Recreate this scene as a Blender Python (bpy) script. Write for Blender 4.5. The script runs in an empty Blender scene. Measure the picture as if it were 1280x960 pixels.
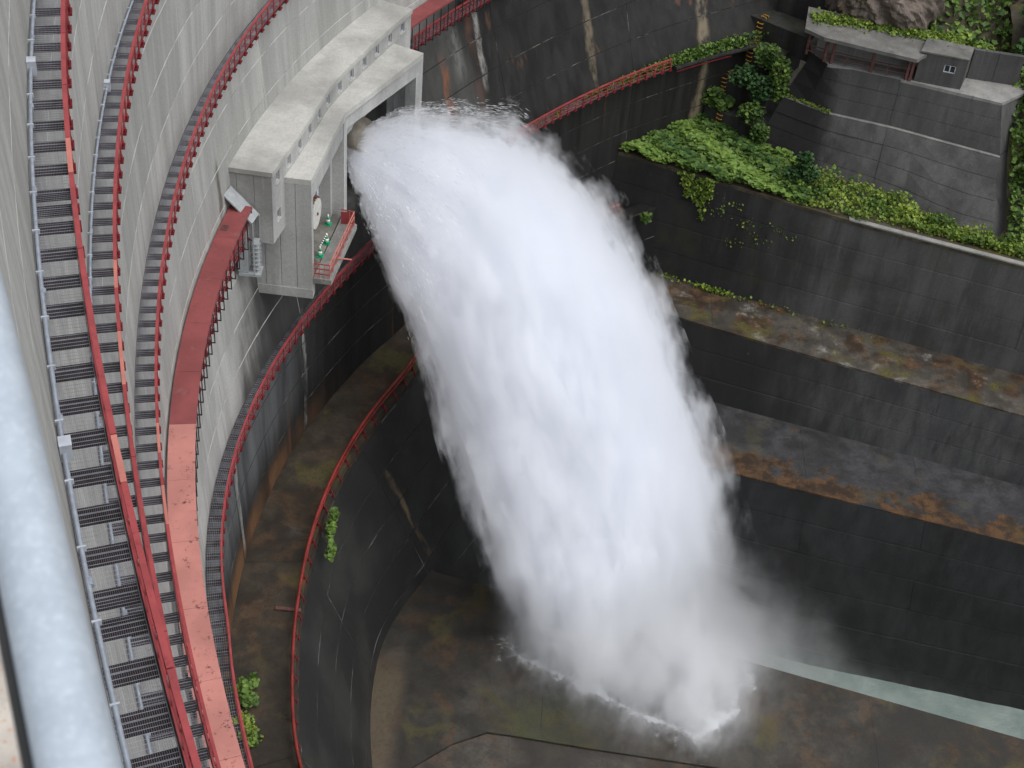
import bpy, bmesh, math, random
import numpy as np
from mathutils import Vector, Matrix
random.seed(7); rng = np.random.default_rng(7)
S = bpy.context.scene
COL = S.collection
# ------------------------------------------------------------------ camera
FPX, PITCH, ROLL = 1855.97, 0.700675, -0.096304
cp, sp, cr, sr = math.cos(PITCH), math.sin(PITCH), math.cos(ROLL), math.sin(ROLL)
vr = Vector((1, 0, 0)); vd = Vector((0, -sp, -cp)); fw = Vector((0, cp, -sp))
right = vr*cr + vd*sr; down = vd*cr - vr*sr
cam = bpy.data.cameras.new('camera'); co = bpy.data.objects.new('camera', cam); COL.objects.link(co)
m = Matrix.Identity(4)
for i in range(3):
    m[i][0] = right[i]; m[i][1] = -down[i]; m[i][2] = -fw[i]
co.matrix_world = m
cam.sensor_width = 36; cam.lens = FPX/1280*36; cam.clip_start = 0.05; cam.clip_end = 5000
cam.dof.use_dof = True; cam.dof.focus_distance = 85; cam.dof.aperture_fstop = 11
S.camera = co
# ------------------------------------------------------------------ sky, sun, exposure
w = bpy.data.worlds.new('World'); S.world = w; w.use_nodes = True
nt = w.node_tree; bg = nt.nodes['Background']
sky = nt.nodes.new('ShaderNodeTexSky'); sky.sky_type = 'NISHITA'; sky.sun_disc = False
SUN_EL, SUN_AZ = math.radians(62), math.radians(118)     # compass angle from +Y towards +X
sky.sun_elevation = SUN_EL; sky.sun_rotation = SUN_AZ; sky.dust_density = 4; sky.air_density = 1.0; sky.ozone_density = 1.0
hsv = nt.nodes.new('ShaderNodeHueSaturation'); hsv.inputs['Saturation'].default_value = 0.35
nt.links.new(sky.outputs[0], hsv.inputs['Color']); ov = nt.nodes.new('ShaderNodeMix'); ov.data_type = 'RGBA'; ov.inputs[0].default_value = .5; ov.inputs[7].default_value = (3.6, 3.75, 4.0, 1)   # overcast: half of the light is an even grey deck of cloud
nt.links.new(hsv.outputs[0], ov.inputs[6]); nt.links.new(ov.outputs[2], bg.inputs[0])
bg.inputs[1].default_value = 0.15
sun = bpy.data.lights.new('sun', 'SUN'); sun.energy = 0.68; sun.angle = math.radians(60); sun.color = (1, .98, .95)
so = bpy.data.objects.new('sun', sun); COL.objects.link(so)
dirv = Vector((math.sin(SUN_AZ)*math.cos(SUN_EL), math.cos(SUN_AZ)*math.cos(SUN_EL), math.sin(SUN_EL)))
so.rotation_euler = dirv.to_track_quat('Z', 'Y').to_euler()
S.view_settings.view_transform = 'Standard'; S.view_settings.look = 'None'; S.view_settings.exposure = 0.92; S.view_settings.gamma = 1
S.render.engine = 'CYCLES'
S.cycles.max_bounces = 26; S.cycles.diffuse_bounces = 3; S.cycles.glossy_bounces = 2; S.cycles.transmission_bounces = 2
S.cycles.volume_bounces = 24; S.cycles.transparent_max_bounces = 8; S.cycles.caustics_reflective = False; S.cycles.caustics_refractive = False
S.cycles.volume_step_rate = 1.0; S.cycles.volume_max_steps = 128
S.cycles.use_denoising = True

# ------------------------------------------------------------------ scene helpers
class MB:
    def __init__(s): s.v = []; s.f = []; s.m = []; s.n = 0
    def add(s, verts, faces, mi=0):
        verts = np.asarray(verts, float).reshape(-1, 3); b = s.n
        s.v.append(verts); s.n += len(verts)
        for q in faces: s.f.append([b+i for i in q]); s.m.append(mi)
    def hexa(s, p, mi=0):     # 8 points: bottom 4 ccw, top 4 ccw
        s.add(p, [(3,2,1,0),(4,5,6,7),(0,1,5,4),(1,2,6,5),(2,3,7,6),(3,0,4,7)], mi)
    def box(s, lo, hi, mi=0):
        x0,y0,z0 = lo; x1,y1,z1 = hi
        s.hexa([(x0,y0,z0),(x1,y0,z0),(x1,y1,z0),(x0,y1,z0),(x0,y0,z1),(x1,y0,z1),(x1,y1,z1),(x0,y1,z1)], mi)
    def bar(s, a, b, wd, ht, mi=0, up=(0,0,1)):   # box along a-b
        a = np.array(a, float); b = np.array(b, float); d = b-a; d /= np.linalg.norm(d)
        u = np.array(up, float); sx = np.cross(d, u); 
        if np.linalg.norm(sx) < 1e-4: sx = np.cross(d, (1,0,0))
        sx /= np.linalg.norm(sx); u = np.cross(sx, d)
        sx *= wd/2; u = u*ht/2
        s.hexa([a-sx-u, a+sx-u, b+sx-u, b-sx-u, a-sx+u, a+sx+u, b+sx+u, b-sx+u], mi)
    def tube(s, pts, r, n=8, mi=0, caps=True):
        pts = np.array(pts, float); N = len(pts)
        rr = np.full(N, r) if np.isscalar(r) else np.array(r)
        t = np.gradient(pts, axis=0); t /= np.linalg.norm(t, axis=1)[:, None]
        ref = np.array([0,0,1.]) if abs(t[0][2]) < .9 else np.array([1.,0,0])
        V = []
        for i in range(N):
            a = np.cross(t[i], ref); a /= np.linalg.norm(a); b = np.cross(t[i], a)
            for k in range(n):
                an = 2*math.pi*k/n; V.append(pts[i] + rr[i]*(math.cos(an)*a + math.sin(an)*b))
        F = []
        for i in range(N-1):
            for k in range(n):
                k2 = (k+1) % n; F.append((i*n+k, i*n+k2, (i+1)*n+k2, (i+1)*n+k))
        if caps: F.append(tuple(range(n))[::-1]); F.append(tuple(range((N-1)*n, N*n)))
        s.add(V, F, mi)
    def prism(s, poly, z0, z1, mi=0, mtop=None):  # poly ccw in plan
        n = len(poly); V = [(x, y, z0) for x, y in poly] + [(x, y, z1) for x, y in poly]
        s.add(V, [tuple(range(n))[::-1]] + [(i, (i+1) % n, n+(i+1) % n, n+i) for i in range(n)], mi)
        s.add(V[n:], [tuple(range(n))], mi if mtop is None else mtop)
    def mesh(s, name, mats, smooth=False):
        me = bpy.data.meshes.new(name)
        me.from_pydata(np.concatenate(s.v).tolist() if s.v else [], [], s.f)
        for k in (mats if isinstance(mats, (list, tuple)) else [mats]): me.materials.append(k)
        me.polygons.foreach_set('material_index', s.m)
        if smooth: me.polygons.foreach_set('use_smooth', [True]*len(s.f))
        me.update(); return me
    def obj(s, name, mats, parent=None, smooth=False):
        o = bpy.data.objects.new(name, s.mesh(name, mats, smooth)); COL.objects.link(o)
        if parent is not None: o.parent = parent
        return o
def tag(o, label=None, cat=None, group=None, kind=None):
    if label: o['label'] = label
    if cat: o['category'] = cat
    if group: o['group'] = group
    if kind: o['kind'] = kind
    return o
def thing(name, label, cat, group=None):
    o = bpy.data.objects.new(name, None); COL.objects.link(o); o.empty_display_size = .1
    return tag(o, label, cat, group)
def inst(name, me, parent, mat4):
    o = bpy.data.objects.new(name, me); COL.objects.link(o)
    if parent is not None: o.parent = parent
    o.matrix_local = mat4; return o
# ------------------------------------------------------------------ materials
class NG:
    def __init__(s, name):
        s.m = bpy.data.materials.new(name); s.m.use_nodes = True; s.t = s.m.node_tree; s.t.nodes.clear()
        s.out = s.t.nodes.new('ShaderNodeOutputMaterial')
    def n(s, typ, **k):
        nd = s.t.nodes.new(typ)
        for a, b in k.items(): setattr(nd, a, b)
        return nd
    def put(s, sock, v):
        if v is None: return
        if isinstance(v, bpy.types.NodeSocket): s.t.links.new(v, sock)
        else: sock.default_value = v
    def math(s, op, a, b=None, c=None, clamp=False):
        nd = s.n('ShaderNodeMath', operation=op, use_clamp=clamp)
        for i, v in enumerate((a, b, c)):
            if v is not None: s.put(nd.inputs[i], v)
        return nd.outputs[0]
    def pos(s): return s.n('ShaderNodeNewGeometry').outputs['Position']
    def vscale(s, v, sc):
        nd = s.n('ShaderNodeVectorMath', operation='MULTIPLY'); s.put(nd.inputs[0], v); nd.inputs[1].default_value = sc; return nd.outputs[0]
    def noise(s, v, scale, detail=4, rough=.55, sc=None, dist=0):
        nd = s.n('ShaderNodeTexNoise'); 
        if sc: v = s.vscale(v, sc)
        s.put(nd.inputs['Vector'], v); nd.inputs['Scale'].default_value = scale; nd.inputs['Detail'].default_value = detail; nd.inputs['Roughness'].default_value = rough; nd.inputs['Distortion'].default_value = dist
        return nd.outputs['Fac']
    def ramp(s, f, a, b, lo=0., hi=1.):   # smooth map a..b -> lo..hi
        nd = s.n('ShaderNodeMapRange', interpolation_type='SMOOTHSTEP'); s.put(nd.inputs[0], f)
        s.put(nd.inputs[1], a); s.put(nd.inputs[2], b); nd.inputs[3].default_value = lo; nd.inputs[4].default_value = hi
        return nd.outputs[0]
    def mix(s, f, a, b, blend='MIX'):
        nd = s.n('ShaderNodeMix', data_type='RGBA', blend_type=blend); s.put(nd.inputs[0], f)
        for i, v in ((6, a), (7, b)):
            s.put(nd.inputs[i], (*v, 1) if isinstance(v, tuple) and len(v) == 3 else v)
        return nd.outputs[2]
    def sep(s, v):
        nd = s.n('ShaderNodeSeparateXYZ'); s.put(nd.inputs[0], v); return nd.outputs
    def bsdf(s, col, rough=.8, bump=None, bstr=.3, bdist=.05, metal=0., spec=.28, sss=None):
        b = s.n('ShaderNodeBsdfPrincipled'); s.put(b.inputs['Base Color'], (*col, 1) if isinstance(col, tuple) and len(col) == 3 else col)
        s.put(b.inputs['Roughness'], rough); s.put(b.inputs['Metallic'], metal); b.inputs['Specular IOR Level'].default_value = spec
        if bump is not None:
            bp = s.n('ShaderNodeBump'); bp.inputs['Strength'].default_value = bstr; bp.inputs['Distance'].default_value = bdist
            s.put(bp.inputs['Height'], bump); s.t.links.new(bp.outputs[0], b.inputs['Normal'])
        s.t.links.new(b.outputs[0], s.out.inputs[0]); return b
def simple(name, col, rough=.6, var=.25, scale=3., metal=0., bump=.15, dirt=None, dirtamt=.4):
    g = NG(name); p = g.pos(); n1 = g.noise(p, scale, 5); n2 = g.noise(p, scale*7, 4)
    c = g.mix(g.ramp(n1, .3, .7), tuple(x*(1-var) for x in col), tuple(min(1, x*(1+var)) for x in col))
    if dirt: c = g.mix(g.ramp(n2, .55, .75, 0, dirtamt), c, dirt)
    g.bsdf(c, rough, n2, bump, .02, metal); return g.m

def dam_material():
    g = NG('dam_concrete'); p = g.pos(); x, y, z = g.sep(p)
    streak = g.noise(p, .95, 7, .62, (1, 1, .09), .25); streak2 = g.noise(p, .33, 6, .62, (1, 1, .22), .3); fine = g.noise(p, 9, 4, .6)
    blot = g.noise(p, .22, 5, .6)
    light = g.mix(g.ramp(streak, .3, .72), (.305, .304, .289), (.44, .438, .418))
    light = g.mix(g.ramp(streak2, .5, .75, 0, .55), light, (.24, .24, .222))
    light = g.mix(g.ramp(g.noise(p, 2.7, 5, .65, (1, 1, .03)), .62, .75, 0, .5), light, (.55, .55, .52))
    # dark algae stain: everything that the spray keeps wet
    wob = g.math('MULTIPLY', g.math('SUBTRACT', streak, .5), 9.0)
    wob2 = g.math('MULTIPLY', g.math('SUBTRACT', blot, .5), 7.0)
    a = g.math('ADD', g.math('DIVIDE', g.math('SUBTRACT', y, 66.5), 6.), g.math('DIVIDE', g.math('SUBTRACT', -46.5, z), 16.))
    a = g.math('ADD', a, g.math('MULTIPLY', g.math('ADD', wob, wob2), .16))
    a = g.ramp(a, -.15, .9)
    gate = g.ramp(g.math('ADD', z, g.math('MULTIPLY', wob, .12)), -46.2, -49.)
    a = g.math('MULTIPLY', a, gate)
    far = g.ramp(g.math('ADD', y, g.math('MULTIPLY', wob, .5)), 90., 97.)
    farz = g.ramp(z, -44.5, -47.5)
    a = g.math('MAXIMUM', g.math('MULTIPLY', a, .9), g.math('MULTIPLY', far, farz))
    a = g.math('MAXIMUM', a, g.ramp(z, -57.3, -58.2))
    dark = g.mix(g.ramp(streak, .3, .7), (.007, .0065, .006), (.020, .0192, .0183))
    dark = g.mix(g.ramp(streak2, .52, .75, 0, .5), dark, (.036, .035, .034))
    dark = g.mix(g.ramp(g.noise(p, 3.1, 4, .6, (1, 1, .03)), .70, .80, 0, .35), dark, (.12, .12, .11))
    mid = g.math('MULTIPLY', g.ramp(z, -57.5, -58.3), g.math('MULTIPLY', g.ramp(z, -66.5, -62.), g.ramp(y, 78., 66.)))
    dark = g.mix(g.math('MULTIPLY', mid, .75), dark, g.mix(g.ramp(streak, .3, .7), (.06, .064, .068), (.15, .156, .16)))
    # rust orange run-off near the foot of the wall above the ledge, rust streaks
    rz = g.math('MULTIPLY', g.ramp(z, -65., -67.), g.ramp(z, -68.4, -67.9))
    dark = g.mix(g.math('MULTIPLY', g.math('MULTIPLY', rz, g.ramp(y, 80., 66.)), g.ramp(streak2, .35, .6, .2, .8)), dark, (.17, .085, .04))
    rs = g.ramp(g.noise(p, .75, 3, .5, (1, 1, .04)), .66, .74, 0, .55)
    dark = g.mix(g.math('MULTIPLY', rs, g.ramp(z, -46., -50.)), dark, (.13, .06, .035))
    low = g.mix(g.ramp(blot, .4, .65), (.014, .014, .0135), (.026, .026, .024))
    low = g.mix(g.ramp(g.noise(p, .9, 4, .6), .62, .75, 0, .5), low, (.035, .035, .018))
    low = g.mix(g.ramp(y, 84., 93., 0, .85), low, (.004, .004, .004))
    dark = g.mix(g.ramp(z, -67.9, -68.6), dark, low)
    oi = g.n('ShaderNodeObjectInfo').outputs['Random']
    light = g.mix(g.ramp(oi, 0., 1., 0., .30), light, (.20, .203, .198))
    board = g.noise(p, 5., 3, .5, (1, 1, .02)); light = g.mix(g.ramp(board, .55, .7, 0, .22), light, (.17, .17, .165))
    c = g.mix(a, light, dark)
    an = g.math('ARCTAN2', g.math('SUBTRACT', y, 67.), g.math('SUBTRACT', 30., x)); an = g.math('ADD', an, g.math('MULTIPLY', g.math('SUBTRACT', g.noise(p, .5, 4), .5), .02))
    rag = g.ramp(g.noise(p, .8, 5, .65, (1, 1, .25)), .38, .6)
    for a0_, wd_, z1_, z0_, col_, k_ in ((.978, .012, -46., -57.6, (.17, .14, .095), .7), (1.228, .016, -46., -64., (.20, .165, .11), .8), (.719, .010, -47., -53.5, (.34, .33, .31), .7), (.70, .012, -46.5, -55., (.12, .055, .035), .5),
                                  (.624, .012, -49.8, -58., (.20, .075, .035), .85), (.66, .02, -46., -52., (.20, .20, .19), .5), (-.034, .010, -42.2, -45.6, (.05, .04, .022), .75), (.146, .006, -57.8, -67., (.36, .36, .34), .8), (-.12, .008, -58, -67., (.30, .30, .28), .6), (.168, .010, -70.5, -78.5, (.15, .105, .06), .8)):
        mk = g.math('MULTIPLY', g.ramp(g.math('ABSOLUTE', g.math('SUBTRACT', an, a0_)), wd_, wd_*.3), g.math('MULTIPLY', g.ramp(z, z1_+.6, z1_-.6), g.ramp(z, z0_-.6, z0_+.6)))
        c = g.mix(g.math('MULTIPLY', g.math('MULTIPLY', mk, rag), k_), c, col_)
    c = g.mix(g.ramp(fine, .35, .7, 0, .25), c, g.mix(.5, c, (.0, .0, .0)), 'MIX')
    h = g.math('ADD', fine, g.math('MULTIPLY', streak, .3))
    g.bsdf(c, g.math('SUBTRACT', .9, g.math('MULTIPLY', a, .28)), h, .35, .05); return g.m
def lime_material():
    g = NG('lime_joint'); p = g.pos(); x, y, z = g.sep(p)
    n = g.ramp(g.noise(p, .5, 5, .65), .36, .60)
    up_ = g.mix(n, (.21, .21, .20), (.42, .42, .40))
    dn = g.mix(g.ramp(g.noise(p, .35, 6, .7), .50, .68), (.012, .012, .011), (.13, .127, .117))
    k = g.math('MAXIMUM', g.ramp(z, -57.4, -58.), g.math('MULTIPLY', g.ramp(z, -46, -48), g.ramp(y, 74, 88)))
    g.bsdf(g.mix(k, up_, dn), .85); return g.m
def wall_material(name, a, b, wet=.0, moss=.0, rust=.0, dry=None, stains=1.):
    g = NG(name); p = g.pos(); x, y, z = g.sep(p)
    st = g.noise(p, .9, 6, .6, (1, 1, .08)); bl = g.noise(p, .18, 5, .6); fn = g.noise(p, 7, 5, .65)
    c = g.mix(g.ramp(st, .28, .72), a, b)
    c = g.mix(g.ramp(bl, .42, .68, 0, .6), c, tuple(v*.45 for v in a))
    for k in range(3):     # run-down stains of different widths
        c = g.mix(g.ramp(g.noise(p, (.5, 1.6, 3.5)[k], 4, .6, (1, 1, .035)), .58, .74, 0, .55*stains), c, tuple(v*(.35, .5, 1.9)[k] for v in a))
    if dry:                # the side towards the dam is kept wet by the spray and blackened by algae
        wx = g.math('ADD', x, g.math('MULTIPLY', g.math('SUBTRACT', st, .5), dry[2])); c = g.mix(g.ramp(wx, dry[0], dry[1], .82, 0.), c, (.006, .0062, .006))
    c = g.mix(g.ramp(g.noise(p, 1.3, 6, .7, (1, 1, .3)), .68, .78, 0, .4*stains), c, tuple(min(1, v*2.6) for v in b))
    if moss: c = g.mix(g.math('MULTIPLY', g.ramp(g.noise(p, .35, 5, .65), .5, .68), moss), c, (.045, .052, .014))
    if rust: c = g.mix(g.math('MULTIPLY', g.ramp(g.noise(p, .3, 5, .6), .55, .68), rust), c, (.15, .075, .03))
    c = g.mix(g.ramp(fn, .4, .7, 0, .3), c, tuple(v*.5 for v in a))
    g.bsdf(c, .85-wet, g.math('ADD', fn, g.math('MULTIPLY', st, .5)), .35, .04); return g.m
def ledge_material(name, base, rust=.6, moss=.4, pale=.0, wet=.3, seed=0., front=None, foot=False):
    g = NG(name); p0 = g.pos()
    ad = g.n('ShaderNodeVectorMath', operation='ADD'); g.put(ad.inputs[0], p0); ad.inputs[1].default_value = (seed, seed*.7, 0); p = ad.outputs[0]
    n1 = g.noise(p, .33, 7, .62, dist=.6); n2 = g.noise(p, .8, 6, .65); n3 = g.noise(p, 4.5, 6, .7); n4 = g.noise(p, .14, 5, .6)
    c = g.mix(g.ramp(n2, .35, .65), tuple(v*.65 for v in base), tuple(v*1.3 for v in base))
    c = g.mix(g.ramp(n4, .42, .6, 0, .6), c, tuple(v*.35 for v in base))
    rm = g.ramp(n1, .5, .6)
    if front:      # iron water gathers along the outer edge of the ledge
        x, y, z = g.sep(p0); dd = g.math('SUBTRACT', y, g.math('ADD', g.math('MULTIPLY', g.math('SUBTRACT', x, front[0]), front[2]), front[1]))
        rm = g.ramp(g.math('ADD', n1, g.ramp(dd, .2, 5.5, .13, -.16)), .5, .57)
    c = g.mix(g.math('MULTIPLY', rm, rust), c, g.mix(g.ramp(n2, .4, .6), (.030, .018, .010), (.088, .046, .020)))
    c = g.mix(g.math('MULTIPLY', g.ramp(g.noise(p, .27, 6, .6, dist=.3), .54, .66), moss), c, g.mix(g.ramp(n3, .4, .6), (.05, .05, .014), (.11, .09, .025)))
    if pale: c = g.mix(g.math('MULTIPLY', g.ramp(g.noise(p, .4, 8, .75), .56, .72), pale), c, (.33, .33, .31))
    if foot:       # silt along the foot of the dam, green slime near the splash
        x, y, z = g.sep(p0); q = g.math('MULTIPLY', g.ramp(g.math('ADD', x, g.math('MULTIPLY', n2, 1.6)), -4.0, -5.2), g.ramp(y, 65.5, 62.))
        c = g.mix(g.math('MULTIPLY', q, .7), c, g.mix(g.ramp(n3, .35, .65), (.07, .052, .032), (.13, .10, .065)))
        q = g.math('MULTIPLY', g.ramp(g.math('ABSOLUTE', g.math('SUBTRACT', x, 4.5)), 5.5, 1.), g.ramp(y, 63.5, 60.)); c = g.mix(g.math('MULTIPLY', q, g.ramp(n2, .3, .7, .2, .75)), c, (.038, .046, .016))
    c = g.mix(g.ramp(n3, .45, .7, 0, .45), c, tuple(v*.4 for v in base))
    r = g.ramp(n2, .35, .65, .85-wet, .9)
    g.bsdf(c, r, g.math('ADD', n3, n2), .5, .05); return g.m
M = {}
M['dam'] = dam_material(); M['lime'] = lime_material()
M['concrete'] = wall_material('house_concrete', (.33, .335, .325), (.43, .432, .415), stains=.35)
M['roof_concrete'] = wall_material('roof_concrete', (.41, .41, .385), (.49, .485, .455), stains=.12)
M['pane'] = simple('window_glass', (.03, .035, .04), .15)
M['window_frame'] = simple('window_frame_paint', (.42, .44, .46), .5)
M['red'] = simple('red_paint', (.28, .050, .053), .5, .18, 1.5, dirt=(.16, .02, .022), dirtamt=.5)
M['ledgered'] = simple('wet_red_paint', (.17, .022, .018), .5, .35, .8, dirt=(.09, .03, .02), dirtamt=.8)
M['waterwhite'] = simple('broken_water', (.80, .82, .84), .4, .03)
M['pink'] = simple('faded_red_paint', (.45, .16, .13), .65, .12, 1.2, dirt=(.3, .1, .08), dirtamt=.5)
M['deepred'] = simple('dark_red_primer', (.13, .012, .016), .6, .2)  # deep red of bracket ends, ledge posts and the fallen rail
M['brown'] = simple('weathered_shaded_steel', (.034, .026, .028), .8, .3, 2., dirt=(.07, .04, .03), dirtamt=.4)  # rusty brown, deepened for the shade under the grating
M['grate'] = simple('galvanised_grating', (.46, .47, .52), .55, .2, 2., metal=.3)
M['gratebar'] = simple('shaded_grating_bars', (.27, .27, .30), .6, .2, 2., metal=.2)  # shadow on the bars put into their colour; cross rods stay pale
M['galv'] = simple('galvanised_pipe', (.30, .335, .39), .45, .12, 6., metal=.25, bump=.05)
M['galvdark'] = simple('grey_box_paint', (.42, .45, .50), .5, .15)
g = NG('zinc_handrail'); p = g.pos(); sp_ = g.noise(p, 160., 4, .6); cl = g.noise(p, 28., 5, .65); scr = g.noise(p, 60., 4, .6, (2.2, .25, 1.))
c = g.mix(g.ramp(cl, .35, .65), (.34, .385, .435), (.39, .44, .49)); c = g.mix(g.ramp(sp_, .5, .7, 0, .5), c, (.52, .56, .60)); c = g.mix(g.ramp(scr, .6, .75, 0, .4), c, (.26, .29, .33))
g.bsdf(c, .5, g.math('ADD', sp_, scr), .2, .002, .2); M['whitepipe'] = g.m
M['kerb'] = simple('rusty_kerb', (.36, .33, .29), .9, .25, 14., dirt=(.42, .17, .07), dirtamt=.9)
def roof_paint(name, base, worn, spots):
    g = NG(name); p = g.pos(); n1 = g.noise(p, .5, 5); n2 = g.noise(p, 5, 6, .7); n3 = g.noise(p, 1.1, 6, .7)
    c = g.mix(g.ramp(n1, .35, .7), tuple(v*.85 for v in base), tuple(v*1.12 for v in base))
    c = g.mix(g.ramp(n3, .55, .75, 0, .6), c, worn)
    c = g.mix(g.math('MULTIPLY', g.ramp(n2, .53, .64), g.ramp(n3, .46, .60, 0, spots)), c, (.10, .035, .03))
    g.bsdf(c, .6, n2, .15, .02); return g.m
M['deckred'] = roof_paint('roof_red_paint', (.22, .058, .058), (.25, .11, .105), .45)
M['deckpink'] = roof_paint('roof_faded_paint', (.44, .185, .158), (.36, .19, .165), 1.0)
M['floor'] = ledge_material('wet_apron_concrete', (.044, .040, .034), .38, .45, 0, .30, foot=True)
M['floor2'] = ledge_material('pale_apron_concrete', (.056, .050, .043), .35, .1, .0, .25, 11.)
M['ledge6'] = ledge_material('mossy_ledge_concrete', (.040, .032, .023), .45, .5, .06, .2, 3.)
M['ledge2'] = ledge_material('stained_ledge_concrete', (.066, .058, .048), .85, .9, .6, .25, 27.)
M['ledge3'] = ledge_material('rusty_ledge_concrete', (.040, .040, .042), 1.0, .25, .0, .3, 41., (19.3, 86.3, -.219))
M['wall_low'] = wall_material('black_wet_wall', (.010, .0106, .011), (.020, .021, .0215), .06)
M['wall_mid'] = wall_material('dark_wall', (.036, .037, .038), (.07, .07, .069), .1, dry=(18., 32., 8.))
M['wall_veg'] = wall_material('mossy_wall', (.055, .055, .055), (.095, .095, .093), .05, .25, dry=(15., 27., 7.))
M['wall_top'] = wall_material('grey_abutment_wall', (.060, .059, .058), (.098, .096, .093), 0, dry=(22.6, 24.6, 1.5))
M['step'] = wall_material('dark_step_concrete', (.018, .018, .017), (.05, .05, .048), .1, .3)
M['terrace'] = wall_material('terrace_concrete', (.19, .19, .18), (.27, .265, .25), 0)
M['slabtop'] = wall_material('slab_concrete', (.11, .108, .10), (.17, .165, .155), 0, .2)
M['post'] = simple('rusty_post', (.10, .045, .04), .7, .3)
M['yellow'] = simple('yellow_rung_paint', (.50, .25, .03), .6, .2)
M['rock'] = wall_material('rock_face', (.085, .068, .055), (.20, .165, .14), 0, .3, .5)
M['soil'] = ledge_material('soil', (.07, .06, .04), .3, .7, 0, 0, 5.)
M['green'] = simple('cone_green', (.02, .30, .14), .5)
M['white'] = simple('white_paint', (.75, .76, .75), .5, .05)
M['black'] = simple('shade_black', (.02, .02, .02), .5)
M['nozzle'] = simple('nozzle_steel', (.20, .18, .15), .5, .25, 1.5, dirt=(.14, .07, .04), dirtamt=.6)
M['rust'] = simple('rust_iron', (.13, .055, .04), .8, .3)
M['disc'] = simple('valve_cover_paint', (.50, .50, .46), .55, .1)
M['orangefloor'] = ledge_material('stained_deck_concrete', (.20, .19, .17), .7, .1, 0, .1, 9.)
M['steel'] = simple('grey_hood_steel', (.36, .38, .39), .45, .1, metal=.2)
def leaf_material(name, dark, lightc):
    g = NG(name); at = g.n('ShaderNodeAttribute', attribute_name='tint')
    c = g.mix(at.outputs['Fac'], dark, lightc)
    b = g.bsdf(c, .55, None); 
    tr = g.n('ShaderNodeBsdfTranslucent'); g.put(tr.inputs[0], c); ms = g.n('ShaderNodeMixShader'); ms.inputs[0].default_value = .2
    g.t.links.new(b.outputs[0], ms.inputs[1]); g.t.links.new(tr.outputs[0], ms.inputs[2]); g.t.links.new(ms.outputs[0], g.out.inputs[0]); return g.m
M['leaf'] = leaf_material('leaf_green', (.025, .065, .016), (.20, .31, .06))
M['leaf_dark'] = leaf_material('leaf_dark_green', (.015, .042, .016), (.075, .16, .045))
M['leaf_yellow'] = leaf_material('leaf_yellow_green', (.04, .10, .017), (.30, .38, .06))
M['stem'] = simple('stem', (.06, .05, .025), .8)

# ------------------------------------------------------------------ the dam's curves (polar about O, phi from -x to +y)
O = np.array([30., 67.])
CC = {1: [46.5594, -3.4079, 8.8925, -4.2001, 1.8258], 2: [46.0991, -6.1683, 5.0089, -3.3177, 3.244], 3: [46.5109, -3.5918, 7.9022, -1.8168, 1.6403],
      4: [46.0661, -4.1648, 6.7249, 0.2371, 2.0428], 5: [45.0357, -7.5491, 2.6221, 9.6095, -3.5813]}
PH = np.linspace(-1.35, 1.66, 603)
T = {k: sum(c[i]*PH**i for i in range(5)) for k, c in CC.items()}
t_ = np.clip((PH+.50)/.12, 0, 1); t_ = t_*t_*(3-2*t_)
T[5] = t_*T[5] + (1-t_)*np.interp(PH, [-1.35, -1.1, -.9, -.75, -.61, -.55, -.5, -.44, -.38], [69.5, 61., 54.6, 51.5, 49.6, 49.0, 48.55, 48.1, 47.75])
T[6] = T[5] + np.interp(PH, [-.5, -.234, -.171, -.126, -.066, .007, .072, .158, .336, .409, .8], [-.7, -.65, -.58, -.5, -.4, -.3, -.15, -.1, -.1, -.3, -.3])
T[0] = T[1] + np.clip((T[1]-T[2])*1.15, -.5, 1.5)
ZL = {0: -1.6, 1: -17.667, 2: -27.667, 3: -37.667, 4: -47.667, 5: -57.667, 6: -67.667}
ZK = np.array([ZL[k] for k in (6, 5, 4, 3, 2, 1, 0)]); RK = np.array([T[k] for k in (6, 5, 4, 3, 2, 1, 0)])
T['6o'] = np.interp(PH, [-1.35, -.47, -.33, -.19, .0, .12, .32, 1.037, 1.3, 1.66], [47., 44.2, 43.0, 42.0, 40.95, 40.3, 39.3, 42.6, 45., 49.])
T['foot'] = np.interp(PH, [-1.35, -.47, -.30, -.183, -.04, .148, .5, .75, .95, 1.09, 1.3, 1.66], [41.5, 38.9, 38.2, 37.8, 37.1, 34.8, 33.4, 35.6, 39.6, 40.7, 43., 46.])
ker = np.ones(21)/21
for k in ('6o', 'foot'): T[k] = np.convolve(np.pad(T[k], 10, mode='edge'), ker, 'valid')
ZF = -79.0
def R_(ph, z):
    if z >= ZK[0]:
        i = min(max(np.searchsorted(ZK, z)-1, 0), 5); f = (z-ZK[i])/(ZK[i+1]-ZK[i])
        return np.interp(ph, PH, RK[i]*(1-f)+RK[i+1]*f)
    f = (z-ZL[6])/(ZF-ZL[6]); return np.interp(ph, PH, T['6o']*(1-f)+T['foot']*f)
def P_(ph, r): return np.stack([O[0]-np.cos(ph)*r, O[1]+np.sin(ph)*r], -1)
def P3(ph, r, z): 
    p = P_(ph, r); return np.concatenate([p, np.full(p.shape[:-1]+(1,), z)], -1)

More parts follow.
